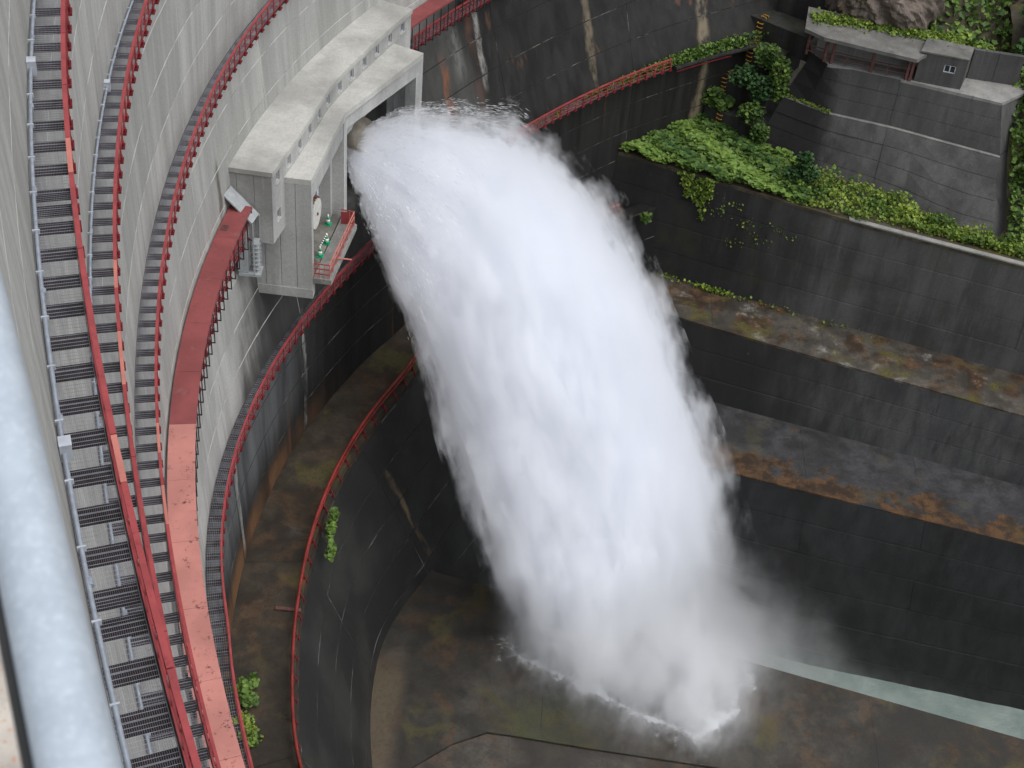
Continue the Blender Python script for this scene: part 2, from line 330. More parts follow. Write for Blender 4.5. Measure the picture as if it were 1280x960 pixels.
dam = thing('arch_dam', 'curved grey concrete arch dam crossed by red-railed catwalks, dark and wet towards its foot', 'dam')
def block(name, ph0, ph1, z0, z1, thick, parent, rf=R_, mats=None):
    c = .03
    n = max(3, int(round((ph1-ph0)/.035)))
    mb = MB(); 
    rmid = float(rf(np.array([(ph0+ph1)/2]), (z0+z1)/2)[0]); ea = .035/rmid
    ph = np.concatenate([[ph0+.002/rmid, ph0+ea], np.linspace(ph0, ph1, n+1)[1:-1], [ph1-ea, ph1-.002/rmid]])
    rows = [(z0+.002, c), (z0+.035, 0.), (z1-.035, 0.), (z1-.002, c)]
    W = len(ph); V = []
    for z, ins in rows:
        r = rf(ph, z) + ins; r = r.copy(); r[0] += c; r[-1] += c
        V.append(P3(ph, r, z))
    for z in (z0+.002, z1-.002): V.append(P3(ph, rf(ph, z)+thick, z))
    V = np.concatenate(V); F = []; mi = []
    for j in range(3):
        for i in range(W-1):
            F.append((j*W+i, (j+1)*W+i, (j+1)*W+i+1, j*W+i+1)); mi.append(1 if (j != 1 or i in (0, W-2)) else 0)
    for i in range(W-1):
        F.append((3*W+i, 5*W+i, 5*W+i+1, 3*W+i+1)); mi.append(0)
        F.append((0*W+i, 0*W+i+1, 4*W+i+1, 4*W+i)); mi.append(0)
        F.append((4*W+i, 4*W+i+1, 5*W+i+1, 5*W+i)); mi.append(0)
    F.append((0, 4*W, 5*W, 3*W, 2*W, W)); F.append((W-1, 2*W-1, 3*W-1, 4*W-1, 6*W-1, 5*W-1)); mi += [0, 0]
    mb.add(V, F); mb.m = mi
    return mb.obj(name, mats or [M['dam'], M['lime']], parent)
joints = [-1.28, -1.06, -.80, -.455, -.13, .14, .45, .76, 1.07, 1.38]
lifts = [-1.6, -2.667] + [-2.667-2.5*i for i in range(1, 27)]
for a, b in zip(joints[:-1], joints[1:]):
    for z1, z0 in zip(lifts[:-1], lifts[1:]):
        if z0 < -67.7: break
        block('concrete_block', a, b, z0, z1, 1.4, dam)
low = [-68.2] + [-68.2-2.5*i for i in range(1, 11)]
for a, b in zip(joints[2:-1], joints[3:]):
    for z1, z0 in zip(low[:-1], low[1:]):
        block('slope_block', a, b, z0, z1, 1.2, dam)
    # the ledge slab between the upper wall and the lower slope
    if a > 1.0: continue
    n = 10; ph = np.linspace(a, min(b, 1.03)-.0005, n); mb = MB()
    ri = R_(ph, ZL[6])+.6; ro = np.interp(ph, PH, T['6o'])-.05
    for z in (-68.19, -67.667):
        mb.v.append(P3(ph, ri, z)); mb.v.append(P3(ph, ro, z))
    mb.n = 4*n; 
    for i in range(n-1):
        for q in ((2*n+i, 3*n+i, 3*n+i+1, 2*n+i+1), (i, i+1, n+i+1, n+i), (n+i, n+i+1, 3*n+i+1, 3*n+i)): mb.f.append([q[0], q[1], q[2], q[3]]); mb.m.append(0)
    mb.obj('ledge_slab', M['ledge6'], dam)
# crest: kerb strip, walkway slab, handrail
ph = np.linspace(-1.25, .6, 60); mb = MB()
re_ = R_(ph, -1.6)
mb.v = [P3(ph, re_-.02, -1.75), P3(ph, re_-.02, -1.55), P3(ph, re_+.35, -1.55), P3(ph, re_+.35, -1.75)]; mb.n = 240
for i in range(59):
    for j in range(4):
        k = (j+1) % 4; mb.f.append([j*60+i, j*60+i+1, k*60+i+1, k*60+i]); mb.m.append(0)
mb.obj('crest_kerb', M['kerb'], dam)
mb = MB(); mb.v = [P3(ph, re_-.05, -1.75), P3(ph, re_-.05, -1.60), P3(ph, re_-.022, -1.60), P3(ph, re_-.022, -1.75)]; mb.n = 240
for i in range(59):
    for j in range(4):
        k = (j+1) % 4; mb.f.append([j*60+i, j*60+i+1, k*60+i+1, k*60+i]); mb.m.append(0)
mb.obj('edge_shade_strip', M['black'], dam)  # black strip added for the dark shaded band beside the handrail pipe
mb = MB(); mb.v = [P3(ph, re_+.352, -1.62), P3(ph, re_+5, -1.62), P3(ph, re_+5, -2.6), P3(ph, re_+.352, -2.6)]; mb.n = 240
for i in range(59):
    for j in range(4):
        k = (j+1) % 4; mb.f.append([j*60+i, j*60+i+1, k*60+i+1, k*60+i]); mb.m.append(0)
mb.obj('crest_slab', M['terrace'], dam)
hr = thing('handrail', 'thick pale galvanised handrail pipe along the dam crest, blurred close to the camera', 'handrail')
a0 = np.array([-.277, .606, -.9]); dv = np.array([-.17, .352, 0]); dv /= np.linalg.norm(dv)
mb = MB(); mb.tube([a0+dv*t for t in np.linspace(-1.5, 7, 18)], .029, 24); mb.obj('pipe', M['whitepipe'], hr, True)
mb = MB(); u_ = np.array([-.90, -.43, 0])*.031 + np.array([0, 0, -.012]); mb.tube([a0+u_+dv*t for t in np.linspace(-1.5, 7, 18)], .0065, 10); mb.obj('underside_shade', M['black'], hr, True)  # dark tube added to stand for the pipe's shaded underside
for t in (-1.2, 2.4, 6.):
    q = a0+dv*t; mb = MB(); mb.tube([q-(0, 0, .03), (q[0], q[1], -1.62)], .022, 12); mb.obj('post', M['whitepipe'], hr, True)

# ------------------------------------------------------------------ catwalks
WID = .80; BAY = .921
def frame_at(k, phi):
    def p(f): return P_(np.array([f]), np.interp(np.array([f]), PH, T[k]))[0]
    t = p(phi+.004)-p(phi-.004); t /= np.linalg.norm(t); n = np.array([t[1], -t[0]])
    q = p(phi); z = ZL[k]
    return Matrix(((n[0], t[0], 0, q[0]), (n[1], t[1], 0, q[1]), (0, 0, 1, z), (0, 0, 0, 1)))
def arc_table(k, off):
    p = P_(PH, np.interp(PH, PH, T[k])); t = np.gradient(p, axis=0); t /= np.linalg.norm(t, axis=1)[:, None]
    q = p + off*np.stack([t[:, 1], -t[:, 0]], 1)
    return np.concatenate([[0], np.cumsum(np.linalg.norm(np.diff(q, axis=0), axis=1))])
def phis(k, phi_ref, a, b):      # bracket azimuths, BAY apart along the catwalk
    al = arc_table(k, .4); s0 = np.interp(phi_ref, PH, al)
    s = np.arange(math.ceil((np.interp(a, PH, al)-s0)/BAY), math.floor((np.interp(b, PH, al)-s0)/BAY)+1)*BAY + s0
    return list(np.interp(s, al, PH))
def curve3(k, pa, pb, off, dz, step=.012):
    n = max(2, int(abs(pb-pa)/step)+1); f = np.linspace(pa, pb, n)
    p = P_(f, np.interp(f, PH, T[k])); p1 = P_(f+.003, np.interp(f+.003, PH, T[k])); t = p1-p; t /= np.linalg.norm(t, axis=1)[:, None]
    nr = np.stack([t[:, 1], -t[:, 0]], 1)
    return p+off*nr, nr, ZL[k]+dz
def sweep(k, pa, pb, o0, o1, z0, z1, mb, mi=0):     # rectangular section between offsets and heights
    a, _, z = curve3(k, pa, pb, o0, 0); b, _, _ = curve3(k, pa, pb, o1, 0); n = len(a)
    V = [np.c_[a, np.full(n, z+z0)], np.c_[b, np.full(n, z+z0)], np.c_[b, np.full(n, z+z1)], np.c_[a, np.full(n, z+z1)]]
    F = [(j*n+i, j*n+i+1, ((j+1) % 4)*n+i+1, ((j+1) % 4)*n+i) for i in range(n-1) for j in range(4)] + [(0, n, 2*n, 3*n), (n-1, 4*n-1, 3*n-1, 2*n-1)]
    mb.add(np.concatenate(V), F, mi)
def grating_mesh(fine, L):
    mb = MB(); h = L/2-.004
    nb = 25 if fine else 9; bw = .0015 if fine else .006
    for i in range(nb):
        x = .012 + (WID-.024)*i/(nb-1); e = .008 if i in (0, nb-1) else bw
        mb.box((x-e, -h, -.024), (x+e, h, 0), 1)
    nc = 10 if fine else 6
    for i in range(nc):
        y = -h+.006 + (2*h-.012)*i/(nc-1); mb.box((.01, y-.0022, -.012), (WID-.01, y+.0022, -.003), 0)
    return mb.mesh('grating_panel', [M['grate'], M['gratebar']])
def bracket_mesh():
    mb = MB()
    mb.box((0.0, -.20, -.085), (WID, .20, -.045), 0)
    mb.box((0, -.015, -.16), (WID+.12, .015, -.0852), 0)
    mb.box((WID+.002, -.17, -.10), (WID+.14, .17, -.03), 1); mb.box((WID+.03, -.10, -.028), (WID+.11, .10, .10), 1)
    return mb.mesh('bracket', [M['brown'], M['deepred']])
def post_mesh():
    mb = MB(); mb.box((WID+.045, -.028, -.02), (WID+.10, .028, 1.0), 0); return mb.mesh('post', M['red'])
GF, GC, BR, PO = grating_mesh(True, BAY), grating_mesh(False, BAY), bracket_mesh(), post_mesh()
def catwalk(k, ph_list, label, fine, pinks=(), seg=5, rails=(.52, .12), rail_w=.10, grate=True, skip=()):
    t = thing('catwalk', label, 'catwalk', 'catwalks running along the dam face')
    for i, f in enumerate(ph_list):
        if any(a < f < b for a, b in skip): continue
        inst('bracket', BR, t, frame_at(k, f)); inst('post', PO, t, frame_at(k, f))
        if i+1 < len(ph_list):
            g = ph_list[i+1]; mt = frame_at(k, (f+g)/2)
            al = arc_table(k, .4); L = abs(np.interp(g, PH, al)-np.interp(f, PH, al))
            if L < 2: inst('grating_panel', GF if fine else GC, t, mt @ Matrix.Diagonal((1, L/BAY, 1, 1)))
    lo, hi = min(ph_list), max(ph_list)
    runs = [(lo, hi)]
    for a, b in skip: runs = [(lo, a), (b, hi)]
    for lo, hi in runs:
        mb = MB(); sweep(k, lo, hi, -.01, .012, -.07, .02, mb); mb.obj('wall_angle', M['brown'], t)
        mb = MB(); sweep(k, lo, hi, WID+.002, WID+.02, -.07, .05, mb); mb.obj('toe_board', M['brown'], t)
        cuts = [lo]; step = BAY*seg/60
        while cuts[-1] + step*1.4 < hi: cuts.append(cuts[-1]+step*random.uniform(.7, 1.3))
        cuts.append(hi)
        for p, q in pinks:
            if lo < p < q < hi: cuts = [c for c in cuts if not (p-.02 < c < q+.02)] + [p, q]
        cuts.sort()
        for a, b in zip(cuts[:-1], cuts[1:]):
            isp = any(p-1e-6 <= a and b <= q+1e-6 for p, q in pinks)
            mb = MB(); e = .0002
            sweep(k, a+e, b-e, WID+.02, WID+.02+rail_w, .985, 1.03, mb); sweep(k, a+e, b-e, WID+.02+rail_w-.012, WID+.02+rail_w, .925, .984, mb)
            mb.obj('top_rail', M['pink'] if isp else M['red'], t)
        for rz in rails:
            mb = MB(); sweep(k, lo, hi, WID+.012, WID+.043, rz-.025, rz+.025, mb); mb.obj('mid_rail', M['red'], t)
    return t
ph1 = [-0.6632, -0.6792, -0.6944, -0.7095, -0.7242, -0.7395, -0.7546, -0.7687, -0.7836, -0.7989, -0.8082, -0.8179, -0.8319, -0.8461, -0.8595, -0.8737, -0.8868, -0.9002, -0.913, -0.9263, -0.9391, -0.9519, -0.9645, -0.9727, -0.9847, -0.9969, -1.0073]
ph1 = sorted([-.6632+.0163*i for i in range(1, 6)] + ph1 + [-1.0073-.0118*i for i in range(1, 6)])
catwalk(1, ph1, 'topmost catwalk nearest the crest, wide see-through grating on dark brackets with a red rail', True, pinks=((-.785, -.757), (-.813, -.792), (-.946, -.93)))
catwalk(2, phis(2, -.5358, -.95, -.15), 'second catwalk below the crest, with a blue-grey conduit on its wall and a red rail', True, pinks=((-.66, -.635), (-.735, -.695)), seg=6)
catwalk(3, phis(3, -.4849, -.86, .36), 'third catwalk below the crest, grey grating and red rail passing above the valve house', True, pinks=((-.60, -.57), (-.665, -.63)), seg=6)
c4 = catwalk(4, phis(4, -.30, -.76, 1.0), 'catwalk under a long red and faded pink roof, leading into the valve house', False, skip=((.0, .535),), seg=7, rails=(.68, .36, .08))
catwalk(5, phis(5, -.4338, -.64, 1.15), 'lowest grating catwalk, below the valve house, with a red rail running behind the jet', False, seg=8, rails=(.68, .36, .08))
# roof over catwalk 4
RZ = 2.156
al4 = arc_table(4, .6)
def roof_run(a, b, pink_until):
    s = np.arange(np.interp(a, PH, al4), np.interp(b, PH, al4), BAY*4); s = list(s)+[np.interp(b, PH, al4)]
    f = np.interp(s, al4, PH)
    for p, q in zip(f[:-1], f[1:]):
        mb = MB(); sweep(4, p+.00015, q-.00015, .01, 1.195, RZ-.05+random.uniform(-.004, .004), RZ, mb); sweep(4, p+.0002, q-.0002, 1.10, 1.19, RZ-.16, RZ-.051, mb)
        mb.obj('roof_panel', M['deckpink'] if q <= pink_until+1e-4 else M['deckred'], c4)
pk = -.382
roof_run(-.80, pk, pk); roof_run(pk, -.005, -9); roof_run(.50, 1.0, -9)
mbp = MB(); mbp.box((1.12, -.03, .0), (1.17, .03, RZ-.05)); mbp.box((WID, -.03, -.04), (1.17, .03, .0)); PM = mbp.mesh('roof_post', M['brown'])
for f in phis(4, -.30, -.76, 1.0):
    if not (-.005 < f < .5): inst('roof_post', PM, c4, frame_at(4, f))
mb = MB(); mt = frame_at(4, -.055); mb.box((.12, -.25, RZ+.002), (.5, .25, RZ+.02)); o = mb.obj('hatch_cover', M['post'], c4); o.matrix_local = mt
mb = MB(); sweep(5, 1.152, 1.32, .0, .85, -.22, -.02, mb); mb.obj('walkway_ledge', M['step'], dam)
mb = MB(); sweep(5, 1.152, 1.27, .87, .90, -.42, -.34, mb); mb.obj('fallen_rail', M['deepred'], dam)
# conduits on the wall above catwalks 1 and 2
def conduit(k, a, b, boxes, label):
    t = thing('conduit', label, 'conduit', 'cable conduits on the dam wall')
    f = np.linspace(a, b, 60); r = R_(f, ZL[k]+.35); pts = P3(f, r-.10, ZL[k]+.35)
    mb = MB(); mb.tube(pts, .044, 10); mb.obj('pipe', M['galv'], t, True)
    mb2 = MB(); mb2.box((.0, -.018, .30), (.145, .018, .40)); cm = mb2.mesh('pipe_clamp', M['galvdark'])
    for g in np.arange(a, b, .021): inst('pipe_clamp', cm, t, frame_at(k, g))
    mb2 = MB(); mb2.tube([(.1, -.08, .35), (.1, .08, .35)], .05, 10); sm = mb2.mesh('pipe_coupling', M['galv'])
    for g in np.arange(a+.01, b, .053): inst('pipe_coupling', sm, t, frame_at(k, g))
    for g in boxes:
        mb2 = MB(); mb2.box((.0, -.12, .18), (.20, .12, .52)); mb2.box((-.0, -.13, .522), (.21, .13, .55)); o = mb2.obj('junction_box', M['galvdark'], t); o.matrix_local = frame_at(k, g)
conduit(1, -1.08, -.58, (-.7225, -.922), 'pale conduit pipe with two junction boxes on the wall above the topmost catwalk')
conduit(2, -.97, -.15, (-.418,), 'pale conduit pipe with one junction box on the wall above the second catwalk')
# rail on the edge of the wide ledge
t = thing('ledge_railing', 'rusty red pipe railing along the edge of the wide mossy ledge', 'railing')
def ring(k, a, b, off, z, n):
    f = np.linspace(a, b, n); return P3(f, np.interp(f, PH, T[k])+off, z)
for z, r in ((-66.65, .095), (-67.1, .06)):
    mb = MB(); mb.tube(ring('6o', -.55, 1.012, .10, z, 90), r, 8); mb.obj('rail', M['ledgered'], t, True)
al6 = np.concatenate([[0], np.cumsum(np.linalg.norm(np.diff(P_(PH, T['6o']), axis=0), axis=1))])
for s_ in np.arange(np.interp(-.54, PH, al6), np.interp(1.01, PH, al6), 1.5):
    f = float(np.interp(s_, al6, PH)); p = P3(np.array([f]), np.interp([f], PH, T['6o'])+.10, -67.66)[0]; q = P3(np.array([f]), np.interp([f], PH, T['6o'])-.16, -68.0)[0]
    mb = MB(); mb.bar(p, p+(0, 0, 1.02), .07, .07, up=(1, 0, 0)); mb.bar(p+(0, 0, .3), q, .10, .10); mb.obj('post', M['deepred'], t)
mb = MB(); c = P3(np.array([-.22]), np.array([42.9]), -67.64)[0]; mb.box(c-(.75, .12, 0), c+(.75, .12, .1)); tag(mb.obj('scrap_beam', M['post']), 'short rusty steel beam lying on the wide mossy ledge beside its railing', 'beam')

# ------------------------------------------------------------------ valve house
VH = thing('valve_house', 'pale concrete valve house on the dam face, long gallery above two open valve bays', 'building')
back = np.array([(-16.09, 67.2), (-15.72, 72.3), (-14.55, 77.16), (-12.87, 83.08), (-10.85, 88.6)])
front = np.array([[-13.90, 67.05], [-13.21, 70.81], [-12.77, 73.54], [-12.35, 76.63], [-11.59, 79.47], [-10.74, 82.07], [-9.84, 84.66], [-8.71, 87.69]])
def off(poly, d):
    t = np.gradient(poly, axis=0); t /= np.linalg.norm(t, axis=1)[:, None]; return poly + d*np.stack([t[:, 1], -t[:, 0]], 1)
bk = off(back, -.7)
mb = MB(); pl = list(map(tuple, off(front, .08))) + list(map(tuple, bk[::-1])); mb.prism(pl, -43.78, -43.5); mb.obj('roof', M['roof_concrete'], VH)
fr2 = front.copy(); fr2[0] += (0, .06); fr2[-1] -= (.02, .06); bk2 = bk.copy(); bk2[0] += (0, .06); bk2[-1] -= (.02, .06)
# gallery front wall with real window openings
fl = np.concatenate([[0], np.cumsum(np.linalg.norm(np.diff(front, axis=0), axis=1))])
def fpt(s, d=0.):
    x = np.interp(s, fl, front[:, 0]); y = np.interp(s, fl, front[:, 1]); x2 = np.interp(s+.3, fl, front[:, 0]) - np.interp(s-.3, fl, front[:, 0]); y2 = np.interp(s+.3, fl, front[:, 1])-np.interp(s-.3, fl, front[:, 1])
    L = math.hypot(x2, y2); return np.array([x+d*y2/L, y-d*x2/L])
wins = [(.95+1.745*i, -44.62, -44.0) for i in range(12)]
wl = MB(); L = fl[-1]-.04
def wseg(s0, s1, z0, z1, mb=wl, d0=-.25, d1=0.):
    a, b, c, e = fpt(s0, d0), fpt(s0, d1), fpt(s1, d1), fpt(s1, d0)
    mb.hexa([(*a, z0), (*b, z0), (*c, z0), (*e, z0), (*a, z1), (*b, z1), (*c, z1), (*e, z1)])
edges = [.05]
WW = .52
for s0, a, b in wins: edges += [s0-WW/2, s0+WW/2]
edges.append(L)
for i in range(0, len(edges), 2):
    s0, s1 = edges[i], edges[i+1]; n = max(1, int((s1-s0)/.7))
    for j in range(n): wseg(s0+(s1-s0)*j/n, s0+(s1-s0)*(j+1)/n, -48.15, -43.78)
LOWW = (.95, -47.05, -46.4)
for s0, a, b in wins:
    wseg(s0-WW/2, s0+WW/2, b, -43.78)
    if s0 == wins[0][0]: wseg(s0-WW/2, s0+WW/2, LOWW[2], a); wseg(s0-WW/2, s0+WW/2, -48.15, LOWW[1])
    else: wseg(s0-WW/2, s0+WW/2, -48.15, a)
wl.obj('wall', M['concrete'], VH)
for s0, a, b in wins + [LOWW]:
    mb = MB(); e = .05
    for q in ((s0-WW/2, s0-WW/2+e, a, b), (s0+WW/2-e, s0+WW/2, a, b), (s0-WW/2+e, s0+WW/2-e, a, a+e), (s0-WW/2+e, s0+WW/2-e, b-e, b), (s0-.02, s0+.02, a+e, b-e)): wseg(*q, mb=mb, d0=-.2, d1=-.08)
    o = mb.obj('window', M['window_frame'], VH)
    mb = MB(); wseg(s0-WW/2+e, s0+WW/2-e, a+e, b-e, mb=mb, d0=-.16, d1=-.14); mb.obj('pane', M['pane'], o)
    mb = MB(); wseg(s0-WW/2-.04, s0+WW/2+.04, a-.06, a-.001, mb=mb, d0=-.1, d1=.05); mb.obj('sill', M['roof_concrete'], o)
def flatwall(a, b, z0, z1, th, name, mat, n=1, gap=.012, parent=VH):   # upright wall panels from a to b (plan), thickness to the left
    a = np.array(a, float); b = np.array(b, float); d = b-a; L_ = np.linalg.norm(d); d /= L_; nn = np.array([-d[1], d[0]])*th
    for i in range(n):
        p = a+d*(L_*i/n+gap); q = a+d*(L_*(i+1)/n-gap); mb = MB()
        mb.hexa([(*p, z0), (*q, z0), (*(q+nn), z0), (*(p+nn), z0), (*p, z1), (*q, z1), (*(q+nn), z1), (*(p+nn), z1)]); mb.obj(name, mat, parent)
flatwall(bk2[0], fr2[0]-(.02, 0), -48.12, -43.80, .25, 'wall_panel', M['concrete'], 3)
flatwall(fr2[-1], bk2[-1], -48.12, -43.80, .25, 'wall_panel', M['concrete'], 2)
mb = MB(); mb.prism(list(map(tuple, fr2-(.05, 0)))+list(map(tuple, bk2[::-1])), -48.16, -48.121); mb.obj('floor_slab', M['concrete'], VH)
# lower block: two bays
A1, J1, J2, B1 = np.array([-12.06, 68.85]), np.array([-11.32, 76.0]), np.array([-11.28, 76.9]), np.array([-7.56, 84.62])
BW = np.array([-16.6, 69.0]); BE = np.array([-12.6, 86.9])
mb = MB(); inner = [tuple(p) for p in (BW, A1, J1+(.03, .4), B1, BE, (-14.9, 79.5), (-16.2, 74.))]
mb.prism(inner, -45.25, -44.9); mb.obj('lower_roof', M['roof_concrete'], VH)
mb = MB()
for i, (p, q) in enumerate(((A1, J1), (J2, B1))):
    d = (q-p)/np.linalg.norm(q-p); nn = np.array([-d[1], d[0]])*.55; e = .004
    n_ = 4
    for j in range(n_):
        u = p+(q-p)*j/n_; v = p+(q-p)*(j+1)/n_
        mbb = MB(); mbb.hexa([(*(u+d*e), -46.25), (*(v-d*e), -46.25), (*(v-d*e+nn), -46.25), (*(u+d*e+nn), -46.25), (*(u+d*e), -45.252), (*(v-d*e), -45.252), (*(v-d*e+nn), -45.252), (*(u+d*e+nn), -45.252)]); mbb.obj('beam', M['concrete'], VH)
flatwall(BW, A1-(.0, .0), -52.35, -45.26, .5, 'wall_panel', M['concrete'], 5, .014)
flatwall(BW-(0, .06), A1+(.02, -.06), -53.0, -52.36, .6, 'wall_base', M['concrete'], 1)
flatwall(B1, BE, -53.0, -45.26, .5, 'wall_panel', M['concrete'], 3, .012)
for p, wd in (((-11.85, 75.75), (.55, 1.2)), ((-12.6, 75.2), (.6, 1.9)), ((-13.6, 74.9), (.9, 2.4))):
    mb = MB(); mb.box((p[0]-wd[0]/2, p[1], -53), (p[0]+wd[0]/2+.3, p[1]+wd[1], -45.26-.004*wd[0])); mb.obj('pillar', M['concrete'], VH)
d2 = (B1-J2)/np.linalg.norm(B1-J2); n2 = np.array([-d2[1], d2[0]])
mb = MB(); u = B1-d2*.75-(.02, .02); v = B1-d2*.01; mb.hexa([(*u, -53), (*v, -53), (*(v+n2*.8), -53), (*(u+n2*.8), -53), (*u, -46.252), (*v, -46.252), (*(v+n2*.8), -46.252), (*(u+n2*.8), -46.252)]); mb.obj('pillar', M['concrete'], VH)
# inner floor, back wall, projecting deck
mb = MB(); mb.prism([(-15.9, 69.5), (-12.07, 69.4), (-11.45, 75.6), (-15.2, 76.2)], -52.1, -51.62); mb.obj('bay_floor', M['orangefloor'], VH)
mb = MB(); mb.prism([(-15.0, 76.4), (-11.35, 76.95), (-7.7, 84.4), (-11.9, 86.2)], -53.0, -51.8); mb.obj('bay_floor', M['step'], VH)
flatwall((-14.55, 69.4), (-13.9, 76.2), -51.6, -45.26, -.4, 'bay_wall', M['concrete'], 3, .02)
flatwall((-13.7, 77.3), (-10.2, 85.4), -51.8, -45.26, -.4, 'bay_wall', M['step'], 3, .02)
dk = [(-12.06, 68.9), (-10.98, 68.85), (-10.33, 74.75), (-11.36, 75.6)]
mb = MB(); mb.prism(dk, -51.93, -51.6); mb.obj('deck_slab', M['terrace'], VH)
rl = thing('deck_railing', 'pale red pipe railing round the open deck of the valve house', 'railing')
pts = [(-12.0, 69.0), (-11.1, 68.95), (-10.48, 74.6), (-11.3, 74.75)]
for z in (-50.6, -50.95, -51.3):
    for p, q in zip(pts[:-1], pts[1:]):
        mb = MB(); mb.bar((*p, z), (*q, z), .055, .055); mb.obj('rail', M['pink'] if p[0] > -11.2 and q[0] > -11 and z > -51.2 else M['red'], rl)
for p, q, n in ((pts[0], pts[1], 3), (pts[1], pts[2], 7), (pts[2], pts[3], 3)):
    for i in range(n):
        x = np.array(p)+(np.array(q)-p)*(i+.02)/n; mb = MB(); mb.box((x[0]-.025, x[1]-.025, -51.6), (x[0]+.025, x[1]+.025, -50.57)); mb.obj('post', M['pink'], rl)
mb = MB(); mb.box((-11.3, 74.64, -51.55), (-10.5, 74.66, -50.7)); mb.obj('mesh_panel', M['red'], rl)
mb = MB(); mb.tube([(-11.0, 70.9, -51.45), (-10.1, 70.95, -51.5)], .05, 8); mb.obj('drain_pipe', M['pink'], VH)
# closed valve, cones and barrier bar on the deck
vv = thing('closed_valve', 'round pale valve cover with a dark bolted rim in the nearer bay', 'valve')
ax = np.array([.994, -.11, 0.]); c0 = np.array([-12.35, 72.35, -49.45])
mb = MB(); mb.tube([c0-ax*2.0, c0-ax*.32], .72, 28); mb.obj('barrel', M['nozzle'], vv, True)
mb = MB(); mb.tube([c0-ax*.3, c0-ax*.12], 1.06, 32); mb.obj('flange', M['rust'], vv)
mb = MB(); mb.tube([c0-ax*.11, c0], .93, 32); mb.obj('cover', M['disc'], vv)
mb = MB(); mb.tube([c0+ax*.001, c0+ax*.08], .09, 10); mb.obj('hub', M['rust'], vv)
sd_ = np.array([.11, .994, 0])
bm_ = MB(); bm_.tube([(-.02, 0, 0), (.05, 0, 0)], .035, 6); bme = bm_.mesh('bolt', M['rust'])
for i in range(26):
    a = 2*math.pi*i/26; p = c0-ax*.10+.995*(math.cos(a)*sd_+np.array([0, 0, math.sin(a)])); inst('bolt', bme, vv, Matrix.Translation(p))
mb = MB(); mb.box((-12.95, 73.6, -49.5), (-12.55, 74.1, -48.6)); mb.box((-12.7, 73.4, -50.3), (-12.6, 73.45, -49.2)); tag(mb.obj('control_box', M['galvdark']), 'small grey control box beside the closed valve cover', 'box')
def cone(x, y, label):
    t = thing('traffic_cone', label, 'traffic cone', 'green and white cones on the deck')
    z = -51.6
    mb = MB(); mb.box((x-.2, y-.2, z), (x+.2, y+.2, z+.04)); mb.obj('base', M['green'], t)
    for i in range(4):
        r0, r1 = .17-.034*i, .17-.034*(i+1)+.004
        mb = MB(); mb.tube([(x, y, z+.04+.17*i), (x, y, z+.04+.17*(i+1))], [r0, r1], 12); mb.obj('band', M['white'] if i % 2 else M['green'], t, True)
cone(-12.0, 71.15, 'green and white cone at the near end of the striped bar'); cone(-11.82, 72.5, 'green and white cone at the far end of the striped bar'); cone(-12.05, 74.5, 'small green and white cone behind the closed valve cover')
t = thing('barrier_bar', 'black and white striped bar laid between two green cones', 'barrier')
p, q = np.array([-12.0, 71.15, -50.93]), np.array([-11.82, 72.5, -50.93])
for i in range(12):
    mb = MB(); mb.tube([p+(q-p)*i/12, p+(q-p)*(i+1)/12], .035, 8); mb.obj('stripe', M['white'] if i % 2 else M['black'], t)
# spraying valve nozzle
nz = thing('outlet_nozzle', 'large grey steel outlet nozzle with a rusty rim in the farther bay, spraying the jet', 'nozzle')
az = math.radians(-28); hd = np.array([math.cos(az)*.92, math.sin(az)*.92, .39]); n0 = np.array([-10.6, 80.5, -48.8])
mb = MB(); mb.tube([n0-hd*3.2, n0-hd*1.2, n0-hd*.1], [.85, 1.0, 1.15], 28); mb.obj('barrel', M['nozzle'], nz, True)
mb = MB(); mb.tube([n0-hd*1.25, n0-hd*1.05], 1.32, 28); mb.obj('rim', M['rust'], nz)
# entry hood at the near end of the gallery
h0, h1, h2, h3 = np.array([-16.3, 66.1, -44.55]), np.array([-16.1, 67.05, -44.55]), np.array([-14.62, 67.0, -46.15]), np.array([-14.80, 66.0, -46.15])
mb = MB(); dn = np.array([-.05, 0, -.06]); mb.hexa([h0+dn, h3+dn, h2+dn, h1+dn, h0, h3, h2, h1]); mb.obj('hood_roof', M['steel'], VH)
for p in (h3, h2):
    mb = MB(); mb.bar(p+(0, .02, -.1), (p[0], p[1]+.02, -49.6), .07, .07, up=(1, 0, 0)); mb.obj('hood_post', M['steel'], VH)
for i in range(7):
    mb = MB(); z = -47.6-.28*i; mb.hexa([(-14.95, 66.3, z-.16), (-14.6, 66.3, z-.16), (-14.6, 66.95, z-.16), (-14.95, 66.95, z-.16), (-14.95, 66.3, z-.13), (-14.6, 66.3, z-.13), (-14.6, 66.95, z-.13), (-14.95, 66.95, z-.13)]); mb.obj('stair_tread', M['steel'], VH)
mb = MB(); mb.box((-15.7, 66.1, -49.8), (-14.5, 67.0, -49.65)); mb.obj('landing', M['steel'], VH)
mb = MB(); mb.box((-15.75, 66.2, -49.6), (-15.2, 66.95, -47.0)); mb.obj('stair_box', M['steel'], VH)
